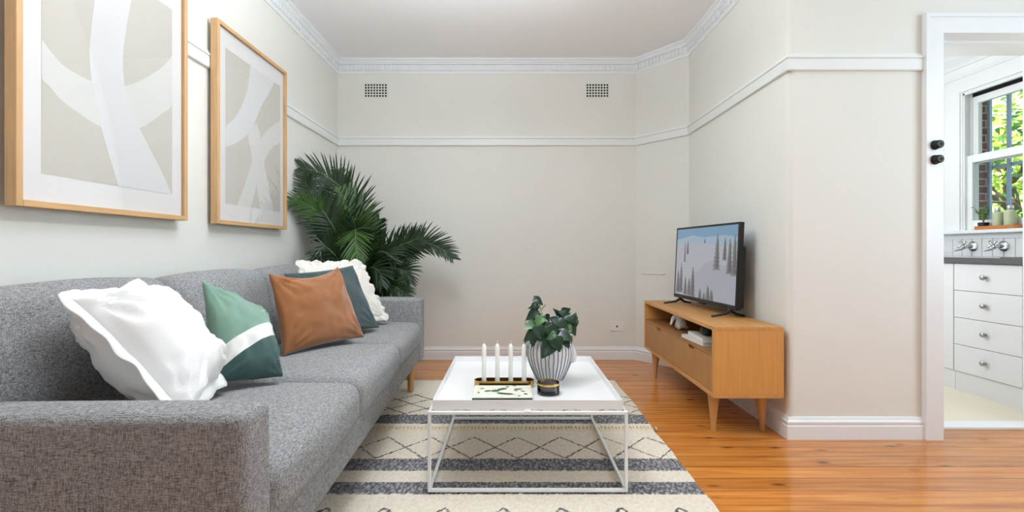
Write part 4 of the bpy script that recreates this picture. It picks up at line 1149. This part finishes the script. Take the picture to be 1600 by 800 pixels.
def tap(y, label):
    t = thing('tap', label, 'tap', (KX - .0125, y, .975), 0, 'wall taps over the sink')
    def along_x(prof):
        bm = BM(); add_lathe(bm, prof, 0, 0, 28); bmesh.ops.rotate(bm, verts=bm.verts, cent=(0, 0, 0), matrix=Matrix.Rotation(-PI / 2, 3, 'Y')); return bm
    obj('escutcheon', along_x([(.038, 0.0), (.038, .004), (.030, .012), (.016, .018)]), M['chrome'], t, True, angle=40)
    bm = along_x([(.013, .018), (.014, .03), (.011, .034), (.011, .058), (.015, .062), (.015, .074), (.008, .078)]); obj('valve_body', bm, M['chrome'], t, True, angle=40)
    bm = BM()
    for k in range(4):
        a = PI / 4 + k * PI / 2; add_tube(bm, [(-.085, 0, 0), (-.088, .018 * math.cos(a), .018 * math.sin(a)), (-.090, .034 * math.cos(a), .034 * math.sin(a))], [.006, .0065, .009], 10)
    add_tube(bm, [(-.078, 0, 0), (-.100, 0, 0)], [.011, .008], 14)
    bmesh.ops.rotate(bm, verts=bm.verts, cent=(-.05, 0, 0), matrix=Matrix.Rotation(math.radians(20), 3, 'Y'))
    obj('cross_handle', bm, M['chrome'], t, True)
    bm = BM(); add_tube(bm, catmull([(-.045, 0, -.006), (-.08, .002, -.022), (-.115, .004, -.030), (-.14, .006, -.036)], 5), [.008 - .00022 * i for i in range(16)], 12); obj('spout', bm, M['chrome'], t, True)
tap(3.600, 'chrome cross-handled wall tap farther left over the kitchen sink')
tap(3.375, 'chrome cross-handled wall tap right of the other one, over the kitchen sink')

bt = thing('wooden_tray', 'small orange wooden tray on the kitchen window sill', 'tray', (3.566, 3.40, WZ0))
def stad_prism(L, W, z0, z1, bev=0): 
    bm = add_prism(BM(), [(y, x) for x, y in stadium(L, W)][::-1], z0, z1); return bm
obj('tray_base', stad_prism(.31, .078, 0, .016), M['orangewood'], bt)
def rim_ring():
    bm = ring(BM(), .31, .078, .006, .0162, .026); bmesh.ops.rotate(bm, verts=bm.verts, cent=(0, 0, 0), matrix=Matrix.Rotation(PI / 2, 3, 'Z')); return bm
obj('tray_rim', rim_ring(), M['orangewood'], bt, True, angle=40)
TZ = WZ0 + .0165
def bottle(y, s, label):
    t = thing('soap_bottle', label, 'bottle', (3.566, y, TZ), 0, 'bottles on the window sill tray')
    bm = BM(); add_lathe(bm, [(.026, 0), (.031, .003), (.0325, .01), (.0325, .098), (.030, .110), (.016, .120), (.013, .124)], 0, 0, 32); bmesh.ops.scale(bm, verts=bm.verts, vec=(s, s, s)); obj('bottle_body', bm, M['sage'], t, True, angle=60)
    bm = BM(); add_lathe(bm, [(.017, .1245), (.018, .127), (.018, .148), (.014, .151), (.006, .152)], 0, 0, 24); bmesh.ops.scale(bm, verts=bm.verts, vec=(s, s, s)); obj('cap', bm, M['chrome'], t, True, angle=40)
bottle(3.395, .93, 'sage green bottle with a silver cap beside the sill plant, partly behind another')
bottle(3.313, 1.0, 'sage green bottle with a silver cap at the right of the sill tray')
hp = thing('herb_pot', 'small leafy herb in a dark pot on the kitchen window sill tray', 'plant', (3.566, 3.50, TZ))
bm = BM(); add_lathe(bm, [(.026, 0), (.030, .004), (.0325, .036), (.030, .038)], 0, 0, 28); obj('pot', bm, M['iron'], hp, True, angle=40)
bm = BM(); r = random.Random(5); stems = BM()
for k in range(12):
    a = r.uniform(0, 2 * PI); sp = r.uniform(.02, .07); h_ = r.uniform(.07, .13); tip = Vector((min(sp * math.cos(a), .03), sp * math.sin(a), .036 + h_))
    C_ = catmull([(0, 0, .034), tip * .5 + Vector((0, 0, .03)), tip], 4); add_tube(stems, C_, .0012, 5)
    for q in range(10):
        p = C_[3 + q % 6]; d = Vector((r.uniform(-1, .5), r.uniform(-1, 1), r.uniform(-.3, .8))).normalized(); s = d.cross(Vector((r.uniform(-1, 1), r.uniform(-1, 1), r.uniform(-1, 1)))).normalized()
        l = r.uniform(.012, .02); v = [bm.verts.new(p + x) for x in (Vector((0, 0, 0)), d * l * .5 + s * l * .3, d * l, d * l * .5 - s * l * .3)]; bm.faces.new(v)
obj('stem', stems, M['stem'], hp, True); obj('foliage', bm, M['foliage3'], hp)

# ------------------------------------------------------------------ outside the kitchen window
gr = thing('security_grille', 'blue-grey steel security bars outside the kitchen window', 'grille', (3.785, 3.235, 1.041))
for k in range(7): 
    y = .432 - k * .143
    obj('bar', box(-.011, .011, y - .011, y + .011, 0, 1.255, bev=.002, seg=1), M['bar'], gr)
for z in (.545, 1.22): obj('cross_bar', box(.0115, .0175, -.453, .453, z, z + .026), M['bar'], gr)
struct('ground_garden', box(3.85, 16, -2, 16, -.4, -.3), M['grass'])
def leaf_cloud(bm, c, rad, n, size, r, mats=1):
    for _ in range(n):
        while True:
            p = Vector((r.uniform(-1, 1), r.uniform(-1, 1), r.uniform(-1, 1)))
            if p.length < 1: break
        p = Vector(c) + Vector((p.x * rad[0], p.y * rad[1], p.z * rad[2]))
        d = Vector((r.uniform(-1, 1), r.uniform(-1, 1), r.uniform(-.8, .5))).normalized(); s = d.cross(Vector((r.uniform(-1, 1), r.uniform(-1, 1), r.uniform(-1, 1)))).normalized(); n_ = d.cross(s)
        l = size * r.uniform(.7, 1.3)
        v = [bm.verts.new(p + x) for x in (-d * l * .5, s * l * .22 - d * l * .1 + n_ * l * .05, s * l * .2 + d * l * .2 + n_ * l * .05, d * l * .55, -s * l * .2 + d * l * .2 + n_ * l * .05, -s * l * .22 - d * l * .1 + n_ * l * .05)]
        bm.faces.new(v).material_index = r.randrange(mats)
def garden_tree(name, label, base, branches, clouds, n, size, seed, mats, group=None):
    t = thing(name, label, 'tree', base, 0, group); r = random.Random(seed); bm = BM()
    for pts, r0 in branches:
        C_ = catmull(pts, 6); add_tube(bm, C_, [r0 * (1 - .75 * i / len(C_)) for i in range(len(C_))], 8)
    obj('trunk', bm, M['bark'], t, True)
    bm = BM()
    for c, rad in clouds: leaf_cloud(bm, c, rad, n, size, r, len(mats))
    obj('foliage', bm, mats, t)
garden_tree('garden_tree', 'yellow-green tree with bent grey branches seen through the kitchen window', (6.4, 5.9, -.3),
    [([(0, 0, 0), (.05, .0, 1.2), (.0, .1, 2.2), (-.3, .3, 3.2)], .11), ([(0, .05, 1.8), (-.5, .2, 2.3), (-.9, .3, 2.5), (-1.2, .6, 3.0)], .06), ([(0, .05, 1.5), (.3, -.6, 2.2), (.4, -1.2, 2.7), (.5, -1.6, 3.3)], .07),
     ([(0, .05, 2.1), (-.2, -.5, 2.5), (-.6, -.9, 2.6), (-1.0, -1.1, 3.0)], .045), ([(0, 0, 1.3), (-.6, .5, 1.7), (-1.1, .8, 1.7)], .04), ([(0, 0, 1.4), (-.5, -.5, 1.75), (-1.0, -.6, 1.8)], .035)],
    [((-.2, .2, 3.2), (1.3, 1.4, .9)), ((-.6, .3, 2.3), (.9, 1.1, .6)), ((.3, -.9, 2.6), (1.0, 1.0, .7)), ((1.2, .9, 2.4), (1.2, 1.2, 1.2))], 900, .10, 21, [M['foliage'], M['foliage2'], M['foliage3']])
def bush(name, label, base, rad, n, seed, mats, size=.09):
    t = thing(name, label, 'shrub', base); r = random.Random(seed); bm = BM()
    for k in range(5): add_tube(bm, [(0, 0, 0), (r.uniform(-.3, .3), r.uniform(-.3, .3), rad[2] * .7), (r.uniform(-.6, .6), r.uniform(-.6, .6), rad[2] * 1.3)], [.02, .015, .006], 6)
    obj('stem', bm, M['bark'], t, True)
    bm = BM(); leaf_cloud(bm, (0, 0, rad[2]), rad, n, size, r, len(mats)); obj('foliage', bm, mats, t)
bush('garden_shrub', 'dense green garden shrub low beyond the kitchen window', (5.5, 4.9, -.3), (.8, .8, .85), 3600, 31, [M['foliage3'], M['foliage']], .07)
garden_tree('garden_tree', 'bright leafy tree farther back beyond the kitchen window', (10.6, 10.0, -.3),
    [([(0, 0, 0), (.1, 0, 1.5), (0, .2, 3.4)], .14), ([(0, 0, 1.6), (-.8, .6, 2.6), (-1.4, 1.2, 3.4)], .06), ([(0, 0, 1.8), (.4, -.9, 2.7), (.5, -1.6, 3.4)], .06)],
    [((0, 0, 3.2), (2.2, 2.2, 1.4)), ((-.5, .4, 1.9), (2.2, 2.2, 1.0))], 1500, .17, 41, [M['foliage2'], M['foliage'], M['foliage2']])

# ------------------------------------------------------------------ light
W_ = bpy.data.worlds.new('World'); scene.world = W_; W_.use_nodes = True
bg = W_.node_tree.nodes['Background']; bg.inputs[0].default_value = (.80, .90, 1.0, 1); bg.inputs[1].default_value = 1.7
def area(name, loc, rot, sx, sy, power, rgb=(1, 1, 1), spread=180):
    l = bpy.data.lights.new(name, 'AREA'); l.shape = 'RECTANGLE'; l.size = sx; l.size_y = sy; l.energy = power; l.color = rgb; l.spread = math.radians(spread)
    o = bpy.data.objects.new(name, l); COL.objects.link(o); o.location = loc; o.rotation_euler = rot; return o
DAY = (.83, .97, 1.08)
area('window_daylight', (.10, -4.96, 1.52), (PI / 2, 0, 0), 2.0, 1.45, 24, (.78, .95, 1.12))
area('side_window_daylight', (3.36, .70, 1.55), (0, PI / 2, 0), 1.45, 1.7, 46, (.77, .96, 1.11))
pl_ = bpy.data.lights.new('overhead_light', 'POINT'); pl_.energy = 26; pl_.shadow_soft_size = .06; pl_.color = (.90, .97, 1.02)  # unseen overhead light added high on the left, no fixture modelled
po = bpy.data.objects.new('overhead_light', pl_); COL.objects.link(po); po.location = (-.25, 1.75, 2.0)
area('ceiling_fill', (-.25, 1.75, 2.16), (PI, 0, 0), .5, .5, 52, (.88, .97, 1.05))  # unseen upward fill, added to brighten the ceiling
area('kitchen_top_fill', (2.35, 3.3, 2.49), (0, 0, 0), .9, .5, 5, (.94, .99, 1.04))  # unseen fill from above, added to brighten the kitchen
area('kitchen_side_fill', (1.66, 3.45, 1.5), (0, -PI / 2, 0), 1.2, 1.2, 18, (.95, .99, 1.03))  # added fill by a windowless wall, brightens the board behind the taps
s = bpy.data.lights.new('sun', 'SUN'); s.energy = 11; s.angle = math.radians(1); s.color = (1, .95, .85)
so = bpy.data.objects.new('sun', s); COL.objects.link(so); so.rotation_euler = (0, math.radians(-32), math.radians(25)); so.location = (0, 0, 8)

# ------------------------------------------------------------------ camera
cd = bpy.data.cameras.new('camera'); cam = bpy.data.objects.new('camera', cd); COL.objects.link(cam)
cam.location = (0, 0, .95); cam.rotation_euler = (PI / 2, 0, 0)
cd.sensor_width = 36; cd.lens = 725 * 36 / 1600; cd.shift_x = 2 / 1600; cd.shift_y = -10 / 1600; cd.clip_start = .05
scene.camera = cam
scene.view_settings.view_transform = 'Standard'; scene.view_settings.look = 'None'
scene.view_settings.gamma = 1; scene.view_settings.exposure = 0; scene.view_settings.use_curve_mapping = False
scene.cycles.use_denoising = True
scene.cycles.max_bounces = 10; scene.cycles.diffuse_bounces = 6; scene.cycles.transparent_max_bounces = 12
scene.cycles.sample_clamp_indirect = 8
scene.cycles.caustics_reflective = False; scene.cycles.caustics_refractive = False
